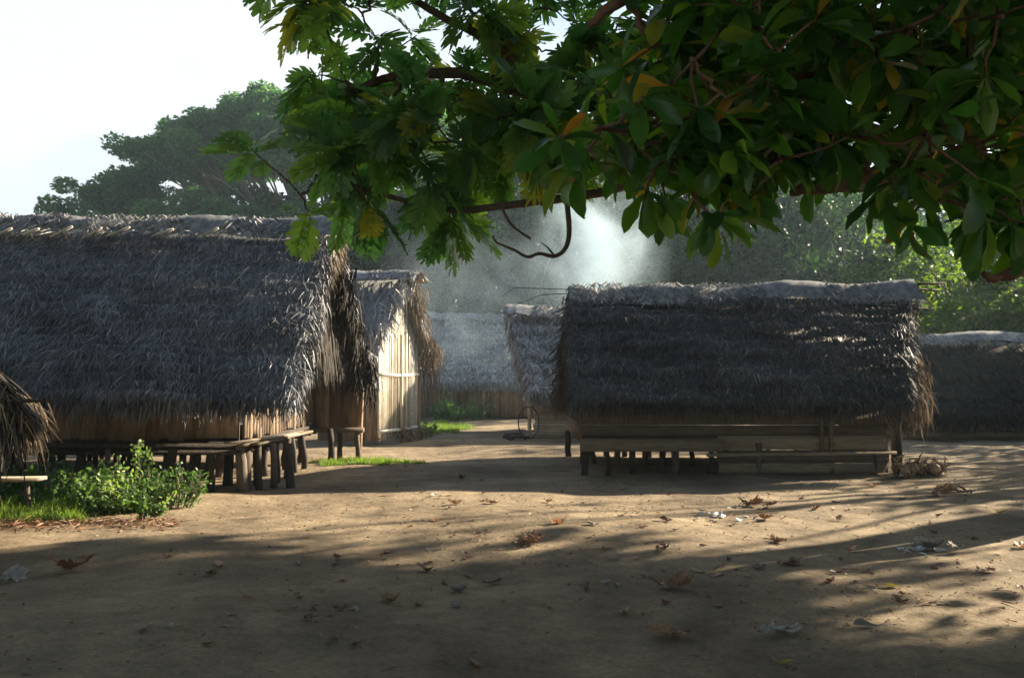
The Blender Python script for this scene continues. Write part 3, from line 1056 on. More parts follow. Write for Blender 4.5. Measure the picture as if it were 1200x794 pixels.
# junk at the right end of the right hut
T = thing('coconut_husk_pile', 'heap of pale brown husks and straw at the right end of the right hut', 'husk pile', (6.55, 14.5, 0))
rg = np.random.RandomState(91)
m = MB()
fringe(m, (6.15, 14.45, .15), (6.95, 14.65, .12), (.2, -.4, 0), 92, 380, (.1, .28), (.01, .035), down=.25, jit=.07)
m.build('straw', M['straw'], T, (6.5, 14.5, .1))
for k in range(7):
    x, y = 6.2 + rg.rand() * .75, 14.35 + rg.rand() * .4
    m = MB()
    th = rg.rand() * pi
    d = np.array((cos(th), sin(th) * .6, .1)) * .12
    m.tube([np.array((x, y, .09)) - d, np.array((x, y, .10)) - d * .5, np.array((x, y, .11)), np.array((x, y, .1)) + d * .55, np.array((x, y, .09)) + d], [.02, .075, .09, .07, .015], 8, a=rg.rand())
    m.build('husk', M['postlight'], T, (x, y, .1), smooth=True)

# charred logs of an old hearth between the far huts
T = thing('burnt_stick_pile', 'small pile of charred sticks on the ground in front of the far hut', 'stick pile', tuple(G(600, 514)))
rg = np.random.RandomState(93)
for k in range(9):
    a = G(600 + rg.uniform(-14, 14), 514 + rg.uniform(-1.5, 1.5)) + (0, 0, .04 + .02 * (k % 3))
    th = rg.rand() * pi
    d = np.array((cos(th), sin(th), rg.uniform(-.1, .3))) * rg.uniform(.15, .32)
    m = MB()
    m.tube([a - d, a + d * .2 + (0, 0, .02), a + d], [.03, .028, .018], 6, a=rg.rand())
    m.build('stick', M['char'], T, tuple(a))


# ------------------------------------------------------------------ plants
def shrub(name, label, cx, cy, r, h, n, seed, size=.05, flowers=False, m_='shrub', group='bushes in front of the large hut', a_lo=0.0, a_hi=1.0):
    rg = np.random.RandomState(seed)
    T = thing(name, label, 'bush', (cx, cy, 0), group)
    st, lf = MB(), MB()
    pts, av = [], []
    ns = max(6, n // 55)
    for k in range(ns):
        th, q = rg.rand() * 2 * pi, r * math.sqrt(rg.rand())
        bx, by = cx + q * .5 * cos(th), cy + q * .5 * sin(th)
        hh = h * rg.uniform(.35, 1.15) * (1 - .35 * (q / r) ** 2)
        tx, ty = cx + q * cos(th), cy + q * sin(th)
        line = [np.array((bx, by, 0)), np.array(((bx + tx) / 2 + rg.normal(0, .03), (by + ty) / 2, hh * .55)), np.array((tx, ty, hh))]
        st.tube(line, [.008, .006, .003], 4, a=rg.rand())
        for j in range(n // ns):
            f = rg.uniform(.12, 1.02)
            c = (line[0] * (1 - f) ** 2 + 2 * line[1] * f * (1 - f) + line[2] * f * f) + rg.normal(0, r * .10, 3) * (1, 1, .7)
            if c[2] > .01:
                pts.append(c)
                av.append(a_lo + (a_hi - a_lo) * min(1, max(0, rg.normal(.35 + .3 * (k % 3 == 0), .2))))
    lf.leaves(np.array(pts), size, np.array(av), up_bias=.45, aspect=.6, rng=rg)
    st.build('stem', M['bark'], T, (cx, cy, 0))
    lf.build('foliage', M[m_], T, (cx, cy, 0))
    return T


shrub('leafy_bush', 'pale green leafy bush, the largest and brightest in front of the large hut', -4.72, 10.9, .66, .60, 2400, 101, .065, a_lo=.35)
shrub('leafy_bush', 'tall green bush with a narrow leafy top behind the brightest bush', -4.55, 11.1, .30, .80, 700, 102, .06, a_lo=.3)
shrub('leafy_bush', 'darker green bush with fine leaves at the right end of the bushes', -4.12, 10.95, .42, .52, 1500, 103, .045, a_hi=.75)
shrub('leafy_bush', 'dark low green bush between the bench and the brightest bush', -5.62, 11.5, .75, .48, 1700, 104, .08, a_hi=.55)
shrub('leafy_bush', 'dark leafy plant at the back left behind the bench', -6.45, 11.5, .6, .42, 1000, 105, .085, a_hi=.5)
shrub('leafy_bush', 'small weedy bush at the front foot of the brightest bush', -4.15, 10.2, .22, .32, 420, 106, .05)
shrub('leafy_bush', 'green bush growing against the foot of the far hut wall', -1.9, 32.2, 1.1, 1.0, 900, 107, .14, group='bushes by the far hut', a_hi=.5)
shrub('leafy_bush', 'low green weeds beside the lit corner of the bamboo shed', -2.3, 23.9, .45, .45, 350, 108, .09, group='bushes by the far hut', a_lo=.3)


def grass_patch(pts_fn, n, seed, label, h=(.05, .14), a_shift=0):
    rg = np.random.RandomState(seed)
    p = pts_fn(rg, n)
    keep = (np.sin(p[:, 0] * 7 + 1.3 * np.sin(p[:, 1] * 5)) + np.sin(p[:, 1] * 8 + p[:, 0] * 3) + rg.normal(0, .6, len(p))) > -.5
    p = p[keep]
    n = len(p)
    p = np.column_stack([p, ground_h(p[:, 0], p[:, 1]) - .02])
    d = norm(rg.normal(0, .4, (n, 3)) * (1, 1, 0) + (0, 0, 1))
    w = norm(np.cross(d, rg.normal(0, 1, (n, 3))))
    L_ = rg.uniform(h[0], h[1], n)
    bend = rg.normal(0, .03, (n, 3))
    m = MB()
    m.strands(p, d, w, L_, rg.uniform(.006, .014, n), bend, np.clip(rg.normal(.45 + a_shift, .25, n), 0, 1))
    tag(m.build('grass', M['grass'], None, (float(p[0][0]), float(p[0][1]), 0)), label, 'grass', None, 'stuff')


def blob(cx, cy, rx, ry, power=.5):
    def fn(rg, n):
        th = rg.rand(n) * 2 * pi
        q = rg.rand(n) ** power * (1 + .25 * np.sin(th * 5) + .15 * np.sin(th * 9 + 1))
        return np.column_stack([cx + rx * q * np.cos(th), cy + ry * q * np.sin(th)])
    return fn


grass_patch(blob(-5.9, 10.6, 1.35, .75), 26000, 111, 'bright green grass at the foot of the bushes and bench', (.05, .17))
grass_patch(blob(-2.75, 16.7, .95, .55), 9000, 112, 'short green grass patch beside the porch of the large hut', (.03, .08))
grass_patch(blob(-2.5, 27.5, 1.1, 3.0), 12000, 113, 'green grass strip beside the bamboo shed and far hut', (.05, .14))
# dry litter along the lower edge of the grass
rg = np.random.RandomState(114)
m = MB()
n = 1500
p = np.column_stack([rg.uniform(-7, -3.6, n), 9.75 + rg.normal(0, .16, n) + .15 * np.sin(rg.rand(n) * 9), rg.uniform(-.01, .03, n)])
m.strands(p, norm(rg.normal(0, 1, (n, 3)) * (1, 1, .25)), norm(rg.normal(0, 1, (n, 3))), rg.uniform(.04, .16, n), rg.uniform(.004, .02, n), rg.normal(0, .01, (n, 3)), rg.rand(n))
tag(m.build('leaf_litter', M['dryleaf'], None, (-5.3, 9.8, 0)), 'dry brown litter along the lower edge of the grass', 'litter', None, 'stuff')


# ------------------------------------------------------------------ background trees
def clump_points(rg, c, r, n):
    d = norm(rg.normal(size=(n, 3)))
    q = rg.uniform(.35, 1.0, n) ** .6
    return np.asarray(c) + d * q[:, None] * np.asarray(r)


def bez(a, b, c, n=6):
    f = np.linspace(0, 1, n)[:, None]
    return np.asarray(a) * (1 - f) ** 2 + 2 * np.asarray(b) * f * (1 - f) + np.asarray(c) * f ** 2


def rain_tree():
    rg = np.random.RandomState(121)
    base = np.array((-11.5, 60, 0.))
    T = thing('rain_tree', 'huge spreading flat-topped tree behind the left hut, pale green along its top', 'tree', tuple(base), 'trees behind the village')
    tr, cr = MB(), MB()
    hub = base + (0, 0, 7)
    tr.tube([base, base + (0.1, 0, 3), hub], [.95, .8, .75], 10, a=.5)
    # clump centres over an umbrella, from the outline of the crown
    cl = []
    for k in range(150):
        th = rg.rand() * 2 * pi
        q = math.sqrt(rg.uniform(.02, 1))
        x, y = 16.0 * q * cos(th), 11 * q * sin(th)
        top = 20.4 - 8.2 * q ** 3.4
        cl.append((base[0] + x, base[1] + y, top - rg.uniform(0, 1.6) - .8, 1.0 if q < .85 else .8))
    for k in range(30):                       # inner lower tier
        th = rg.rand() * 2 * pi
        q = math.sqrt(rg.uniform(.1, 1))
        cl.append((base[0] + 13 * q * cos(th), base[1] + 8 * q * sin(th), 13.2 - 3.5 * q ** 2 + rg.uniform(-1, 1), .75))
    for x, z, s_ in ((-29.5, 10.9, .6), (-27.6, 11.8, .8), (-25.8, 12.4, .9), (-24, 12.6, .8), (-22.3, 12.0, .7), (-27, 10.6, .7), (-24.5, 10.8, .7), (-22, 10.2, .8), (-19.5, 10.4, .9), (-17, 10.8, .9), (-14.5, 10.6, 1), (-12, 10.8, 1)):
        cl.append((x + 0.5, 57 + rg.uniform(-3, 3), z, s_))
    for (x, y, z, s_) in cl:
        c = np.array((x, y, z))
        mid = hub * .45 + c * .55 + (0, 0, -1.6 + rg.normal(0, .4))
        if rg.rand() < .62:
            tr.tube(bez(hub, mid, c, 7), np.linspace(.26, .035, 7) * rg.uniform(.7, 1.2), 5, a=rg.rand())
            for j in range(3):
                e = c + np.clip(rg.normal(0, .6, 3), -.9, .9) - (0, 0, .8)
                s0 = mid * .5 + c * .5
                tr.tube(bez(s0, (s0 + e) / 2 + (0, 0, .3), e, 4), np.linspace(.07, .02, 4), 4, a=rg.rand())
        for sub in range(5):
            cc = c + rg.normal(0, .85, 3) * (1.2, 1.1, .45)
            n = int(430 * s_)
            pts = clump_points(rg, cc, (1.15 * s_, 1.15 * s_, .7 * s_), n)
            cr.leaves(pts, .30, np.clip(rg.normal(.3 + .10 * rg.rand(), .16, n) + (pts[:, 2] - cc[2]) * .15, 0, 1), up_bias=.8, rng=rg)  # sunlit tops put into the leaf tint, paler up each clump
    tr.build('trunk', M['bark_far'], T, tuple(base), smooth=True)
    cr.build('crown', M['rain'], T, tuple(hub))


rain_tree()


def forest_proto(seed, m_, h=13, rx=5, n_cl=40, leaf=.32, per=420, zc=.53, zr=.42):
    rg = np.random.RandomState(seed)
    tr, cr = MB(), MB()
    tr.tube(bez((0, 0, -.1), (rg.normal(0, .3), 0, h * .3), (rg.normal(0, .5), 0, h * .62), 6), np.linspace(.38, .16, 6), 8, a=.4)
    for k in range(n_cl):
        th = rg.rand() * 2 * pi
        ph = rg.uniform(-1, 1)
        q = math.sqrt(max(0, 1 - ph * ph)) * rg.uniform(.55, 1)
        c = np.array((rx * q * cos(th), rx * q * sin(th), h * zc + ph * h * zr))
        r = rg.uniform(.9, 1.7)
        tr.tube(bez((0, 0, h * rg.uniform(.2, .5)), c * (.4, .4, .7) + (0, 0, .6), c, 5), np.linspace(.11, .02, 5), 4, a=rg.rand())
        for sub in range(3):
            cc = c + rg.normal(0, .6, 3)
            cr.leaves(clump_points(rg, cc, (r, r, r * .6), per // 3), leaf, np.clip(rg.normal(.35, .2, per // 3), 0, 1), up_bias=.6, rng=rg)
    return tr, cr


def forest():
    protos = []
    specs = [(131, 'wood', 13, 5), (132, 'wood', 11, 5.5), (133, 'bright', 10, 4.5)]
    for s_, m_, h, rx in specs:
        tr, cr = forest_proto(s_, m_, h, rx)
        T = thing('forest_tree', 'x', 'tree', (0, 0, 0), 'trees behind the village')
        a = tr.build('trunk', M['bark_far'], T, (0, 0, 0), smooth=True)
        b = cr.build('crown', M[m_], T, (0, 0, 0))
        protos.append([T, a, b, False])
    # (x, y, scale, kind, label)
    spots = [
        (-7.5, 46, .95, 1, 'dark dense tree just above the bamboo shed ridge'),
        (-3.5, 49, 1.10, 0, 'dark tree behind the far hut, left of the smoke'),
        (0.5, 46, 1.00, 1, 'dark tree behind the far hut seen through thin smoke'),
        (4.5, 50, 1.15, 0, 'tall dark tree standing behind the thickest smoke'),
        (8.2, 45, 1.00, 1, 'dark tree just right of the smoke above the right hut'),
        (12.5, 47, 1.10, 0, 'shadowed tree behind the middle of the right hut roof'),
        (16.5, 44, .95, 1, 'dark tree behind the right end of the right hut roof'),
        (20.5, 55, 1.2, 0, 'dark tree over the ridge of the long shaded hut'),
        (25.5, 58, 1.2, 1, 'dark tree at the right edge behind the long shaded hut'),
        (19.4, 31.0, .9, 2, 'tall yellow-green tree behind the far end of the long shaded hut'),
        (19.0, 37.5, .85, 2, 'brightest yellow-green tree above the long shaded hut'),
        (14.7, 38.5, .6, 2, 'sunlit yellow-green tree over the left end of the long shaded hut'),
        (-13, 50, .85, 1, 'dark tree low behind the ridge of the large hut'),
        (2.5, 58, 1.3, 0, 'tall tree far back right of the rain tree crown'),
        (-2.5, 60, 1.25, 1, 'tall tree far back between rain tree and smoke'),
        (10, 60, 1.3, 0, 'tall far tree seen in a gap under the broad leaves'),
        (15, 62, 1.3, 1, 'tall far tree behind the sunlit yellow-green trees'),
        (31, 62, 1.3, 0, 'tall far tree beyond the right edge of the clearing'),
        (-20, 56, .7, 1, 'low dark tree under the left lobe of the rain tree'),
    ]
    for i, (x, y, s_, k, lab) in enumerate(spots):
        T, a, b, used = protos[k]
        if used:
            T2 = T.copy()
            COL.objects.link(T2)
            for ch in (a, b):
                c = ch.copy()
                COL.objects.link(c)
                c.parent = T2
            T = T2
        else:
            protos[k][3] = True
        T.location = (x, y, 0)
        T.rotation_euler = (0, 0, i * 1.7)
        T.scale = (s_ * 1.0, s_ * 1.0, s_)
        T['label'] = lab


forest()


# ------------------------------------------------------------------ foreground trees
def obovate_leaf():
    """unit leaf along +X, folded and drooping: (verts, quads)"""
    prof = [(0, .0), (.08, .018), (.25, .07), (.45, .13), (.65, .18), (.8, .175), (.92, .11), (1.0, .015)]
    v, f = [], []
    for x, w in prof:
        z = -.28 * x * x
        v += [(x, -w, z + w * .28), (x, 0, z), (x, w, z + w * .28)]
    for i in range(len(prof) - 1):
        b = i * 3
        f += [(b, b + 1, b + 4, b + 3), (b + 1, b + 2, b + 5, b + 4)]
    return np.array(v), np.array(f)


def lobed_leaf():
    """deeply lobed breadfruit leaf, unit length along +X"""
    v, f = [], []

    def add(pts, *faces):
        b = len(v)
        v.extend(pts)
        for q in faces:
            f.append([b + j for j in q])
    st = np.array((0, .14, .26, .38, .50, .62, .74, .86, 1.0))
    wd = (.0, .05, .07, .08, .08, .075, .065, .05, .0)
    for i in range(len(st) - 1):
        x0, x1 = st[i], st[i + 1]
        add([(x0, -wd[i], 0), (x0, 0, 0), (x1, 0, 0), (x1, -wd[i + 1], 0)], (0, 1, 2, 3))
        add([(x0, 0, 0), (x0, wd[i], 0), (x1, wd[i + 1], 0), (x1, 0, 0)], (0, 1, 2, 3))
    for sgn in (-1, 1):
        for i, (x, L_) in enumerate(((.16, .20), (.29, .34), (.42, .40), (.55, .38), (.67, .31), (.79, .22))):
            an = .95 - .07 * i
            d = np.array((cos(an), sgn * sin(an)))
            nn = np.array((-d[1], d[0])) * sgn
            r = np.array((x, sgn * .045))
            w = .052 + .006 * (i in (1, 2, 3))
            p0, p1 = r - nn * -w, r - nn * w
            m0, m1 = r + d * L_ * .62 + nn * w * .95, r + d * L_ * .62 - nn * w * .95
            e0, e1 = r + d * L_ + nn * .012, r + d * L_ - nn * .012
            add([(*p0, 0), (*p1, 0), (*m1, 0), (*m0, 0), (*e1, 0), (*e0, 0)], (0, 1, 2, 3), (3, 2, 4, 5))
    v = np.array(v)
    v[:, 2] = -.30 * v[:, 0] ** 2 + .22 * np.abs(v[:, 1]) - .35 * v[:, 1] ** 2
    return v, np.array(f)


OBO, LOB = obovate_leaf(), lobed_leaf()


def place_leaves(mb, tmpl, p, d, up, L, a, rg):
    """instances of a leaf template baked into one crown mesh"""
    V, Fq = tmpl
    n = len(p)
    d = norm(d)
    y = norm(np.cross(up, d))
    z = np.cross(d, y)
    curl = rg.uniform(.4, 1.9, n)
    wid = rg.uniform(.8, 1.2, n)
    v = (p[:, None, :] + (V[None, :, 0:1] * d[:, None, :] + V[None, :, 1:2] * wid[:, None, None] * y[:, None, :] + (V[None, :, 2:3] * curl[:, None, None]) * z[:, None, :]) * L[:, None, None])
    v = v + rg.normal(0, .012, v.shape) * L[:, None, None]
    f = (np.arange(n) * len(V))[:, None, None] + Fq[None]
    mb.add(v.reshape(-1, 3), f.reshape(-1, 4), a=np.repeat(a, len(V)))


def rosette(mb, tmpl, c, axis, rg, n, L, droop=.4, yellow=.03, pet=.0):
    axis = norm(axis)
    s0 = norm(np.cross(axis, rg.normal(size=3)))
    s1 = np.cross(axis, s0)
    th = np.arange(n) * 2.4 + rg.rand() * 6
    op = rg.uniform(.5, 1.5, n)
    d = axis[None] * np.cos(op)[:, None] + (np.cos(th)[:, None] * s0 + np.sin(th)[:, None] * s1) * np.sin(op)[:, None]
    d[:, 2] -= droop * rg.uniform(.4, 1.3, n)
    d = norm(d)
    up = np.tile((0, 0, 1.0), (n, 1)) + rg.normal(0, .45, (n, 3)) + axis[None] * .3
    a = np.clip(rg.normal(.4, .2, n), 0, .9)
    a = np.where(rg.rand(n) < yellow, rg.uniform(.93, 1, n), a)
    place_leaves(mb, tmpl, c[None] + d * L * pet + axis[None] * rg.uniform(-.08, .03, n)[:, None], d, up, L * rg.uniform(.65, 1.15, n), a, rg)


def curve_pts(a, b, rg, n=7, sag=.0, wig=.05):
    a, b = np.asarray(a, float), np.asarray(b, float)
    L = np.linalg.norm(b - a)
    pts = np.linspace(a, b, n)
    f = np.linspace(0, 1, n)
    off = rg.normal(0, wig * L, (n, 3)) * np.sin(f * pi)[:, None]
    pts = pts + off
    pts[:, 2] -= sag * L * np.sin(f * pi)
    return pts


def nearest(limbs, c):
    best, bp, br = 1e9, None, 0
    for pts, rad in limbs:
        d = np.linalg.norm(pts - c, axis=1) + (pts[:, 2] > c[2] + .6) * .2
        i = d.argmin()
        if d[i] < best:
            best, bp, br = d[i], pts[i], rad[i]
    return bp, br


def resample(pts, n=30):
    pts = np.asarray(pts, float)
    f = np.linspace(0, len(pts) - 1, n)
    i = np.minimum(f.astype(int), len(pts) - 2)
    t = (f - i)[:, None]
    p0 = pts[np.maximum(i - 1, 0)]
    p1, p2 = pts[i], pts[i + 1]
    p3 = pts[np.minimum(i + 2, len(pts) - 1)]
    return .5 * ((2 * p1) + (-p0 + p2) * t + (2 * p0 - 5 * p1 + 4 * p2 - p3) * t ** 2 + (-p0 + 3 * p1 - 3 * p2 + p3) * t ** 3)


def fg_tree(T, limbs_def, clusters, tmpl, leafL, n_leaf, bark, leafmat, seed, yellow, hub, trunkpts, trunkrad, ros=4, droop=.4, extra=None):
    rg = np.random.RandomState(seed)
    wood, cr = MB(), MB()
    wood.tube(resample(trunkpts, 14), np.linspace(trunkrad[0], trunkrad[1], 14), 12, a=.4)
    limbs = []
    for pts, r0, r1 in limbs_def:
        p = resample(pts, 28)
        p[1:] += rg.normal(0, .006, p[1:].shape)
        rad = np.linspace(r0, r1, 28)
        wood.tube(p, rad, 9, a=rg.rand())
        limbs.append((p, rad))
    for (c, r) in clusters:
        c = np.asarray(c, float)
        bp, br = nearest(limbs, c)
        tw = curve_pts(bp, c, rg, 8, sag=.06, wig=.05)
        rd = np.linspace(min(br * .7, .035), .012, 8)
        wood.tube(tw, rd, 5, a=rg.rand())
        limbs.append((tw[3:], rd[3:]))
        for k in range(ros):
            e = c + rg.normal(0, r * .55, 3)
            ax = norm(e - c + (0, 0, .12) + rg.normal(0, .1, 3))
            wood.tube(curve_pts(c - (c - tw[-2]) * .5, e, rg, 4, wig=.05), [.010, .009, .008, .007], 4, a=rg.rand())
            rosette(cr, tmpl, e, ax, rg, n_leaf + rg.randint(-2, 3), leafL, droop, yellow)
    if extra:
        extra(wood, cr, rg)
    wood.build('trunk', bark, T, T['_w'], smooth=True)
    cr.build('crown', leafmat, T, (hub[0], hub[1], hub[2]), smooth=True)


# clusters given as real positions; depth varies through each crown
def cl(px, py, Y, r=.4):
    return (P(px, py, Y), r)


def breadfruit_tree():
    base = (7.0, 10.6, 0)
    T = thing('breadfruit_tree', 'tree with large deeply lobed leaves hanging over the middle of the clearing', 'tree', base)
    j = np.array((6.7, 10.4, 3.2))
    limbs = [
        ([j, P(1010, 150, 9.6), P(800, 130, 9.0), P(640, 115, 8.4), P(540, 86, 8.2), P(440, 95, 8.4), P(385, 130, 8.6)], .12, .02),
        ([P(1010, 150, 9.6), P(840, 190, 8.6), P(700, 225, 8.0), P(600, 240, 7.8), P(520, 245, 7.8), P(420, 220, 8.0), P(365, 215, 8.1)], .055, .014),
        ([j, P(1100, 10, 9.6), P(900, -60, 9.0), P(700, -110, 8.6), P(520, -90, 8.4), P(400, -50, 8.4)], .13, .03),
        ([P(640, 115, 8.4), P(590, 60, 8.1), P(520, 20, 8.0), P(450, -20, 8.0), P(400, -60, 8.2)], .05, .02),
        ([j, (6.0, 9.8, 5.0), (4.5, 9.0, 6.3), (2.5, 8.3, 7.0)], .13, .04),
        ([j, (7.2, 11, 5.2), (6.6, 12.2, 7), (5, 12.5, 8)], .13, .04),
    ]
    C = []
    for px, py, Y in ((372, 20, 8.4), (395, 70, 8.5), (425, 30, 8.1), (445, 80, 8.6), (405, 105, 8.2), (440, 5, 8.5), (350, -20, 8.6),
                      (570, 45, 8.1), (600, 15, 8.4), (560, 0, 7.9), (620, 60, 8.6), (645, 20, 8.0),
                      (370, 215, 8.0), (352, 240, 8.2), (390, 175, 8.3), (420, 150, 7.8), (415, 205, 7.6), (445, 240, 7.9), (460, 185, 8.3), (480, 150, 7.7),
                      (490, 215, 7.6), (505, 250, 7.9), (520, 120, 8.3), (530, 175, 7.5), (545, 215, 8.2), (575, 140, 8.0), (585, 190, 7.6), (600, 225, 8.1),
                      (620, 130, 7.6), (635, 180, 8.1), (640, 235, 7.6), (660, 160, 7.9), (670, 215, 7.7), (690, 130, 8.4), (700, 190, 8.2), (455, 125, 8.7), (560, 100, 8.6),
                      (660, 70, 8.7), (700, 60, 8.3), (740, 30, 8.5), (760, 120, 8.6), (720, 150, 8.8), (780, 200, 8.6), (740, 215, 8.3)):
        C.append(cl(px, py - (52 if (py > 180 and px > 430) else 10), Y, .33))
    rg = np.random.RandomState(7)
    for k in range(26):       # rest of the crown, above and behind
        y = rg.uniform(7.5, 12.5)
        C.append(((rg.uniform(-2.0, 6.5), y, 1.6 + .43 * y + .9 + rg.rand() * 1.8), .5))
    for k in range(26):       # right and far side of the crown
        x = rg.uniform(2.5, 9.0)
        cc = rg.uniform(6.3, 10.8)            # perpendicular offset from the sun's path
        lo = max(2.6, (x + 9.2 - (11.5 - cc) * 1.05 - 4.6) / 1.86 if cc > 5.5 else 2.6)
        lo = min(max(lo, 4.4 if x < 6.5 else 3.2), 7.0)
        C.append(((x, cc + .59 * x, rg.uniform(lo, lo + 2.6)), .5))

    def extra(wood, cr, rg):
        # bare curling vine hanging from the crown
        Y = 7.6
        wood.tube(resample([P(585, 235, Y), P(598, 262, Y), P(622, 280, Y)], 12), .011, 5, a=.3)
        wood.tube(resample([P(663, 225, Y), P(667, 268, Y), P(663, 290, Y), P(650, 300, Y), P(632, 297, Y), P(618, 301, Y), P(603, 293, Y), P(582, 284, Y), P(578, 276, Y)], 40), np.linspace(.026, .009, 40), 6, a=.2)
        wood.tube(resample([P(650, 300, Y), P(642, 290, Y), P(634, 284, Y)], 8), np.linspace(.012, .004, 8), 5, a=.2)
    fg_tree(T, limbs, C, LOB, .50, 6, M['bark'], M['breadfruit'], 141, .05, (2, 9, 5), [base, (6.9, 10.5, 1.5), j], (.24, .19), ros=2, droop=.45, extra=extra)


breadfruit_tree()


def almond_tree():
    base = (4.9, 6.4, 0)
    T = thing('sea_almond_tree', 'tree with broad glossy dark leaves filling the top right and a thick red-brown limb', 'tree', base)
    j = np.array((4.75, 6.4, 2.1))
    limbs = [
        ([j, P(1230, 245, 6.1), P(1150, 232, 5.9), P(1060, 205, 5.7), P(1000, 215, 5.4), P(930, 225, 5.2)], .20, .025),
        ([P(1085, 235, 5.8), P(1065, 200, 5.7), P(1058, 150, 5.6), P(1040, 80, 5.3), P(960, 20, 5.0)], .06, .02),
        ([P(1150, 232, 5.9), P(1130, 160, 5.5), P(1000, 90, 5.0), P(860, 110, 4.8), P(780, 140, 4.7)], .08, .018),
        ([j, P(1260, 60, 5.4), P(1100, -60, 4.8), P(900, -60, 4.6), P(760, -20, 4.6), P(690, 30, 4.7)], .12, .02),
        ([j + (0, 0, -.3), P(1240, 300, 5.5), P(1195, 315, 5.3), P(1165, 326, 5.2), P(1150, 318, 5.1)], .075, .012),
        ([j, (4.6, 6.6, 3.6), (3.4, 6.9, 4.8), (2.0, 7.0, 5.6)], .13, .03),
        ([j, (5.2, 6.0, 3.8), (4.2, 5.0, 5.0), (2.6, 4.6, 5.4)], .12, .03),
    ]
    C = []
    rg = np.random.RandomState(9)
    edge = [(700, 195), (722, 205), (745, 222), (770, 240), (795, 245), (820, 228), (850, 215), (880, 228), (915, 235), (950, 215), (980, 200), (1010, 200), (1045, 215), (1090, 205), (1120, 225), (1150, 215), (1190, 230)]
    for px, py in edge:
        C.append(cl(px, py - 46, rg.uniform(4.3, 5.6), .24))
    for px, py in ((1090, 226), (1160, 240), (1195, 222)):
        C.append(cl(px, py, rg.uniform(4.2, 5.0), .2))
    for k in range(84):
        px = rg.uniform(705, 1290)
        lim = np.interp(px, [e[0] for e in edge], [e[1] for e in edge])
        py = rg.uniform(-70, lim - 74)
        if px < 760 and py < 60 and rg.rand() < .5:
            continue
        if px > 1000 and py > 120 and rg.rand() < .9:
            continue
        C.append(cl(px, py, rg.uniform(4.0, 6.6), .32))
    for k in range(24):
        C.append(((rg.uniform(-1.5, 5.5), rg.uniform(1.5, 7.8), rg.uniform(4.4, 6.2)), .45))
    fg_tree(T, limbs, C, OBO, .255, 9, M['bark_red'], M['almond'], 151, .04, (3, 5.5, 4), [base, (4.85, 6.4, 1.0), j], (.25, .19), ros=4, droop=.35)


almond_tree()


# ---- unseen trees added right of the frame to shade the foreground ----------------------
def shade_trees():
    tr, cr = forest_proto(161, 'wood', 7, 2.6, 26, .24, 330)
    spots = [((11.5, 7.9), 1.0, 'unseen tall leafy tree added for shade outside the right edge, nearest the sandy ground'),
             ((18.5, 12.2), 1.0, 'unseen leafy tree added for shade outside the right edge behind the nearest one')]
    T = a = b = None
    spots.append(((19.5, 21.5), 1.0, 'unseen tall thin-crowned tree added for shade outside the right edge, farthest of the shade trees'))
    for i, ((x, y), s_, lab) in enumerate(spots):
        if T is None:
            T = thing('added_shade_tree', lab, 'tree', (0, 0, 0), 'unseen trees added for shade right of the clearing')
            a = tr.build('trunk', M['bark'], T, (0, 0, 0), smooth=True)
            b = cr.build('crown', M['wood'], T, (0, 0, 0))
            Tn = T
        else:
            Tn = T.copy()
            COL.objects.link(Tn)
            for ch in (a, b):
                c = ch.copy()
                COL.objects.link(c)
                c.parent = Tn
            Tn['label'] = lab
        Tn.location = (x, y, 0)
        Tn.rotation_euler = (0, 0, i * 2.1)
        Tn.scale = (s_, s_, s_)


shade_trees()


def tall_shade_trees():  # unseen high crowns added and placed to darken the front ground
    rg = np.random.RandomState(181)
    tr, cr = MB(), MB()
    tr.tube(bez((0, 0, -.1), (.3, 0, 5), (0, .2, 11), 8), np.linspace(.42, .2, 8), 8, a=.4)
    for k in range(120):
        d = norm(rg.normal(size=3))
        c = np.array((0, 0, 11.3)) + d * rg.uniform(.2, 1) ** .5 * np.array((4.6, 4.6, 3.6))
        tr.tube(bez((0, 0, rg.uniform(7.5, 11)), c * (.4, .4, .7) + (0, 0, 3), c, 5), np.linspace(.12, .02, 5), 4, a=rg.rand())
        for sub in range(3):
            cr.leaves(clump_points(rg, c + rg.normal(0, .6, 3), (1.3, 1.3, .8), 260), .34, np.clip(rg.normal(.35, .2, 260), 0, 1), up_bias=.6, rng=rg)
    T = thing('added_shade_tree', 'unseen tall high-crowned tree added for shade outside the right edge, nearer of the two', 'tree', (0, 0, 0), 'unseen tall trees added for shade right of the clearing')
    a = tr.build('trunk', M['bark'], T, (0, 0, 0), smooth=True)
    b = cr.build('crown', M['wood'], T, (0, 0, 0))
    T.location = (13.5, 15.3, 0)
    T.scale = (.9, .9, .92)
    T2 = T.copy()
    COL.objects.link(T2)
    for ch in (a, b):
        c = ch.copy()
        COL.objects.link(c)
        c.parent = T2
    T2.location = (19.0, 13.0, 0)
    T2.scale = (.62, .62, .9)
    T2.rotation_euler = (0, 0, 2)
    T2['label'] = 'unseen tall high-crowned tree added for shade outside the right edge, farther of the two'


tall_shade_trees()


def added_bare_tree():  # unseen tree added so its branches streak the lit ground with shadow
    tr, cr = forest_proto(191, 'wood', 9.5, 3.6, 17, .28, 36, .66, .30)
    T = thing('added_sparse_tree', 'unseen thin tree with few leaves and bare spreading branches, added outside the right edge for shadow streaks', 'tree', (0, 0, 0))
    tr.build('trunk', M['bark'], T, (0, 0, 0), smooth=True)
    cr.build('crown', M['wood'], T, (0, 0, 0))
    T.location = (16.5, 18.6, 0)


added_bare_tree()


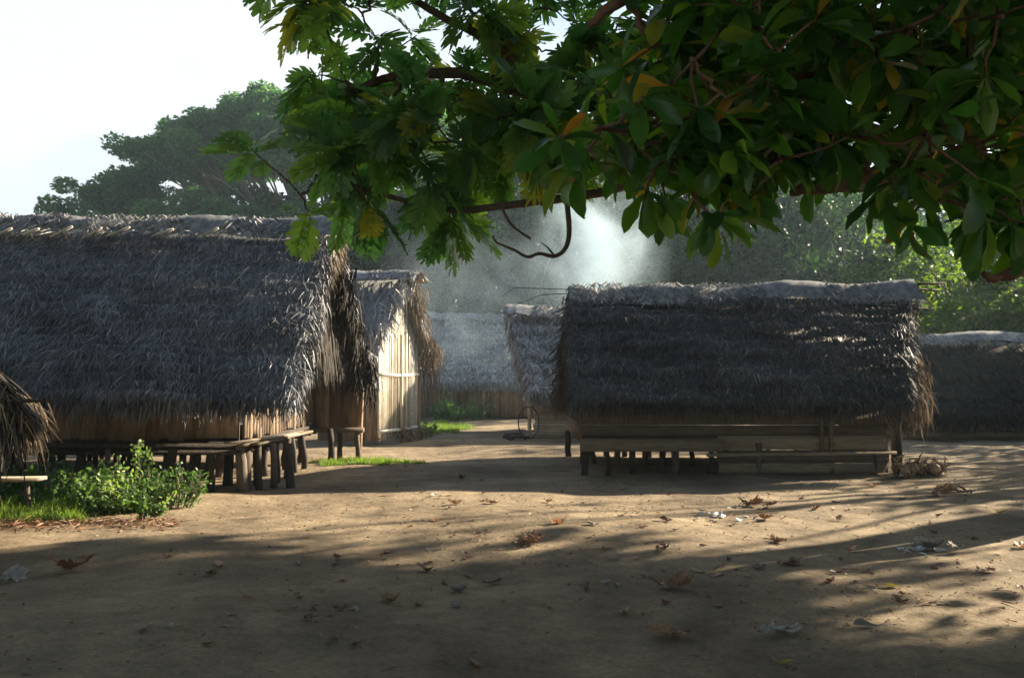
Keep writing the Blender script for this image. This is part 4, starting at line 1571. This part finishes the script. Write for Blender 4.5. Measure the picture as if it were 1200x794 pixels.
def added_overhead_trees():  # unseen crowns added overhead to keep sky light off the foreground
    tr, cr = forest_proto(171, 'wood', 12, 6.3, 95, .34, 560, .80, .27)
    T = thing('added_shade_tree', 'unseen broad tree added to block sky light, spreading over the viewpoint from behind', 'tree', (0, 0, 0), 'unseen trees added for shade round the viewpoint')
    a = tr.build('trunk', M['bark'], T, (0, 0, 0), smooth=True)
    b = cr.build('crown', M['wood'], T, (0, 0, 0))
    T.location = (-3.5, -1.2, 0)
    for x, y, s_, rz, lab in ((4.8, -1.8, 1.0, 1, 'unseen broad tree added for shade behind the viewpoint, right of it'), (-9.0, 5.0, 1.05, 2, 'unseen broad tree added for shade just outside the left edge, over the foreground'),
                              (8.6, 2.6, .95, 5, 'unseen broad tree added for shade outside the right edge, level with the viewpoint'),
                              (-15.5, 9, 1.0, 4, 'unseen broad tree added for shade outside the left edge beyond the small shelter')):
        T2 = T.copy()
        COL.objects.link(T2)
        for ch in (a, b):
            c = ch.copy()
            COL.objects.link(c)
            c.parent = T2
        T2.location = (x, y, 0)
        T2.rotation_euler = (0, 0, rz)
        T2.scale = (s_, s_, s_)
        T2['label'] = lab


added_overhead_trees()

# ------------------------------------------------------------------ fallen leaves
def dry_leaf_mesh(seed, kind):
    """curled, torn dry leaf about 1 unit long, resting on z=0"""
    rg = np.random.RandomState(seed)
    if kind == 'lobed':
        V, Fq = LOB
        v = V.copy()
        v[:, 0] -= .5
        c = rg.uniform(.5, 1.9)
        v[:, 2] = c * .9 * v[:, 1] ** 2 + c * .5 * v[:, 0] ** 2 + .12 * np.sin(v[:, 0] * 9 + seed) * np.abs(v[:, 1]) * 2
        v[:, 1] *= .75
        v += rg.normal(0, .022, v.shape)
    else:
        V, Fq = OBO
        v = V.copy()
        v[:, 0] -= .5
        c = rg.uniform(.6, 2.6)
        v[:, 2] = c * 1.3 * v[:, 1] ** 2 + c * .3 * v[:, 0] ** 2 + .05 * np.sin(v[:, 0] * 7 + seed)
        v[:, 1] *= rg.uniform(.7, 1.1)
        v += rg.normal(0, .012, v.shape)
    v[:, 2] -= v[:, 2].min()
    return v, Fq


def fallen(px, py, size, kind, m_, label, group, seed, n=1, name='fallen_leaf', cat='leaf', spread=.1, part='leaf'):
    rg = np.random.RandomState(seed)
    c = G(px, py)
    gz = float(ground_h(c[0], c[1])) - .018
    if n > 1:
        T = thing(name, label, cat, (float(c[0]), float(c[1]), gz), group)
    for k in range(n):
        mb_ = MB()
        v, f = dry_leaf_mesh(seed + k * 17, kind)
        th = rg.rand() * 2 * pi
        ti = rg.normal(0, .25 if n == 1 else .6)
        v = v * size
        x, y, z = v[:, 0].copy(), v[:, 1].copy(), v[:, 2].copy()
        y, z = y * cos(ti) - z * sin(ti), y * sin(ti) + z * cos(ti)
        v = np.column_stack([x * cos(th) - y * sin(th), x * sin(th) + y * cos(th), z - z.min()])
        if n > 1:
            v += (rg.normal(0, spread), rg.normal(0, spread), .012 * (k % 4))
        mb_.add(v, f, a=rg.rand())
        o = mb_.build(name if n == 1 else part, M[m_], None, (0, 0, 0))
        if n > 1:
            o.parent = T
            o.location = (0, 0, 0)
    if n > 1:
        return T
    o.location = (float(c[0]), float(c[1]), gz)
    o['label'] = label
    o['category'] = cat
    if group:
        o['group'] = group
    return o


LG = 'dry leaves fallen on the sandy ground'
named = [
    (88, 665, .44, 'lobed', 'dryleaf', 'big reddish-brown curled leaf in the shade below the grass at left'),
    (10, 676, .34, 'lobed', 'greyleaf', 'grey crumpled leaf touching the left edge of the picture'),
    (498, 661, .26, 'obo', 'dryleaf', 'brown leaf on the shaded ground straight below the bamboo shed'),
    (777, 643, .26, 'lobed', 'dryleaf', 'brown curled leaf at the edge of the shade near the centre'),
    (925, 661, .32, 'lobed', 'dryleaf', 'brown leaf with a pale upper edge on sunlit sand right of centre'),
    (788, 739, .30, 'lobed', 'dryleaf', 'largest reddish-brown curled leaf in the front shade'),
    (912, 737, .30, 'lobed', 'greyleaf', 'pale grey ragged leaf in the front shade, right of the big reddish one'),
    (733, 713, .16, 'lobed', 'dryleaf', 'small brown leaf above and left of the largest reddish leaf'),
    (710, 680, .14, 'obo', 'greyleaf', 'small upright grey leaf in the shade near the centre'),
    (787, 687, .34, 'lobed', 'dryleaf', 'long dark brown leaf lying flat at the shade edge'),
    (555, 771, .19, 'obo', 'dryleaf', 'small curled brown leaf nearest the bottom edge'),
    (915, 767, .13, 'obo', 'yellowleaf', 'small yellow-green leaf near the bottom edge'),
    (1040, 688, .18, 'obo', 'yellowleaf', 'bright yellow leaf on the sunlit sand at right'),
    (998, 643, .24, 'obo', 'orangeleaf', 'orange-brown flat leaf on the sunlit sand at right'),
    (1153, 668, .24, 'lobed', 'dryleaf', 'brown curled leaf standing up at the far right'),
    (1097, 664, .20, 'obo', 'dryleaf', 'thin brown leaf left of the standing one at far right'),
    (1130, 574, .22, 'obo', 'whitescrap', 'pale upright dry leaf catching the sun at far right'),
    (535, 589, .24, 'lobed', 'dryleaf', 'dark brown leaf, left one of a pair on the far sunlit band'),
    (577, 588, .20, 'lobed', 'dryleaf', 'dark brown leaf, right one of a pair on the far sunlit band'),
    (510, 607, .16, 'obo', 'orangeleaf', 'pale tan upright leaf on the sunlit sand left of centre'),
    (911, 631, .20, 'lobed', 'dryleaf', 'dark curled leaf below the pale husk scraps'),
    (541, 558, .22, 'lobed', 'dryleaf', 'dark leaf in the shade just beyond the sunlit band'),
    (1024, 566, .22, 'lobed', 'orangeleaf', 'orange leaf by the right end of the right hut'),
    (1168, 600, .26, 'obo', 'yellowleaf', 'dull yellow leaf near the right edge'),
    (1018, 730, .22, 'obo', 'greyleaf', 'long dark grey leaf in the front shade at right'),
    (655, 614, .26, 'lobed', 'orangeleaf', 'tan ragged leaf on the sunlit sand at centre'),
    (880, 589, .34, 'lobed', 'dryleaf', 'reddish leaf heaped beyond the pale husk scraps'),
    (902, 592, .30, 'lobed', 'dryleaf', 'reddish leaf just right of the heap beyond the pale scraps'),
    (780, 611, .22, 'lobed', 'dryleaf', 'dark brown leaf left of the pale husk scraps'),
    (720, 652, .14, 'lobed', 'greyleaf', 'small grey leaf in half shade at the centre'),
    (895, 606, .26, 'lobed', 'dryleaf', 'brown leaf right of the pale husk scraps'),
    (1196, 640, .24, 'lobed', 'orangeleaf', 'orange-brown leaf cut by the right edge'),
]
for i, (px, py, s_, k, m_, lab) in enumerate(named):
    fallen(px, py, s_, k, m_, lab, LG, 500 + i * 3)
fallen(615, 634, .26, 'lobed', 'dryleaf', 'dark clump of crumpled leaves left of centre at the shade edge', LG, 700, n=4, name='leaf_clump', cat='leaf clump')
fallen(1108, 577, .28, 'lobed', 'dryleaf', 'red-brown clump of leaves beside the pale upright leaf', LG, 710, n=4, name='leaf_clump', cat='leaf clump', spread=.14)
fallen(850, 604, .16, 'obo', 'whitescrap', 'scatter of pale husk scraps right of centre', None, 720, n=16, name='husk_litter', cat='husk litter', part='scrap', spread=.2)
fallen(1062, 642, .13, 'obo', 'whitescrap', 'row of small white scraps on the sunlit sand at right', None, 730, n=9, name='husk_litter', cat='husk litter', part='scrap', spread=.13)
fallen(1095, 640, .28, 'lobed', 'greyleaf', 'grey ragged clump of leaves right of the white scraps', LG, 740, n=3, name='leaf_clump', cat='leaf clump', spread=.14)
fallen(505, 581, .10, 'obo', 'whitescrap', 'small white scraps at the left of the sunlit band', None, 750, n=4, name='husk_litter', cat='husk litter', part='scrap', spread=.08)
rg = np.random.RandomState(801)
for i in range(215):
    py = 560 + 150 * rg.rand() ** 1.5
    px = rg.uniform(430, 1200)
    if rg.rand() < .15:
        px = rg.uniform(150, 430)
        py = rg.uniform(640, 760)
    fallen(px, py, rg.uniform(.05, .12) * (1.7 if rg.rand() < .2 else 1), 'obo' if rg.rand() < .5 else 'lobed', 'dryleaf' if rg.rand() < .75 else 'greyleaf', 'small dry brown or grey leaf among many scattered on the ground', 'small dry leaves scattered over the clearing', 900 + i, name='small_fallen_leaf')
# crumbs and twigs nobody could count
rg = np.random.RandomState(811)
n = 9000
p = np.column_stack([rg.uniform(-9, 12, n), 4 + 20 * rg.rand(n) ** 1.2, np.zeros(n)])
clus = rg.randint(0, 60, n)
cen = np.column_stack([rg.uniform(-6, 9, 60), rg.uniform(5, 16, 60)])
k = rg.rand(n) < .4
p[k, :2] = cen[clus[k]] + rg.normal(0, .35, (k.sum(), 2)) * (1.6, 1)
p[:, 2] = ground_h(p[:, 0], p[:, 1]) - .012
m = MB()
m.strands(p, norm(rg.normal(0, 1, (n, 3)) * (1, 1, .15)), norm(rg.normal(0, 1, (n, 3)) + (0, 0, .01)), rg.uniform(.01, .05, n) * (1 + 1.5 * (rg.rand(n) < .08)), rg.uniform(.004, .016, n), rg.normal(0, .004, (n, 3)), rg.rand(n))
tag(m.build('leaf_crumbs', M['dryleaf'], None, (0, 10, 0)), 'fine crumbs of dry leaf and twig scattered over the sandy ground', 'litter', None, 'stuff')

# ------------------------------------------------------------------ smoke and air
def smoke(loc, rad, dens, seed, label, scale=.45):
    bpy.ops.mesh.primitive_ico_sphere_add(subdivisions=3, radius=1)
    o = bpy.context.object
    o.name = 'smoke'
    o.data.transform(Matrix.Diagonal((*rad, 1)))
    o.location = loc
    o.data.materials.append(smoke_material('cooking_smoke', dens, (.62, .78, .90), seed, rad, scale))
    tag(o, label, 'smoke', None, 'stuff')


smoke((2.9, 32.0, 6.0), (3.1, 2.4, 3.6), .62, 3, 'bright plume of cooking smoke rising behind the right hut')
smoke((-.8, 30.5, 4.2), (4.6, 2.4, 4.0), 0.14, 8, 'thin bluish smoke drifting before the far hut roof')

bpy.ops.mesh.primitive_cube_add(size=1)
hz = bpy.context.object
hz.name = 'haze'
hz.data.transform(Matrix.Diagonal((220, 160, 42, 1)))
hz.location = (0, 40, 19.5)
hm = bpy.data.materials.new('haze_air')
hm.use_nodes = True
hn, hl = hm.node_tree.nodes, hm.node_tree.links
hn.remove(hn['Principled BSDF'])
pv = hn.new('ShaderNodeVolumePrincipled')
pv.inputs['Color'].default_value = (.66, .86, 1.0, 1)
pv.inputs['Density'].default_value = .0008
pv.inputs['Anisotropy'].default_value = .3
hl.new(pv.outputs[0], hn['Material Output'].inputs['Volume'])
hz.data.materials.append(hm)
tag(hz, 'thin bluish haze hanging over the village clearing', 'haze', None, 'stuff')

for o in bpy.data.objects:
    if '_w' in o:
        del o['_w']
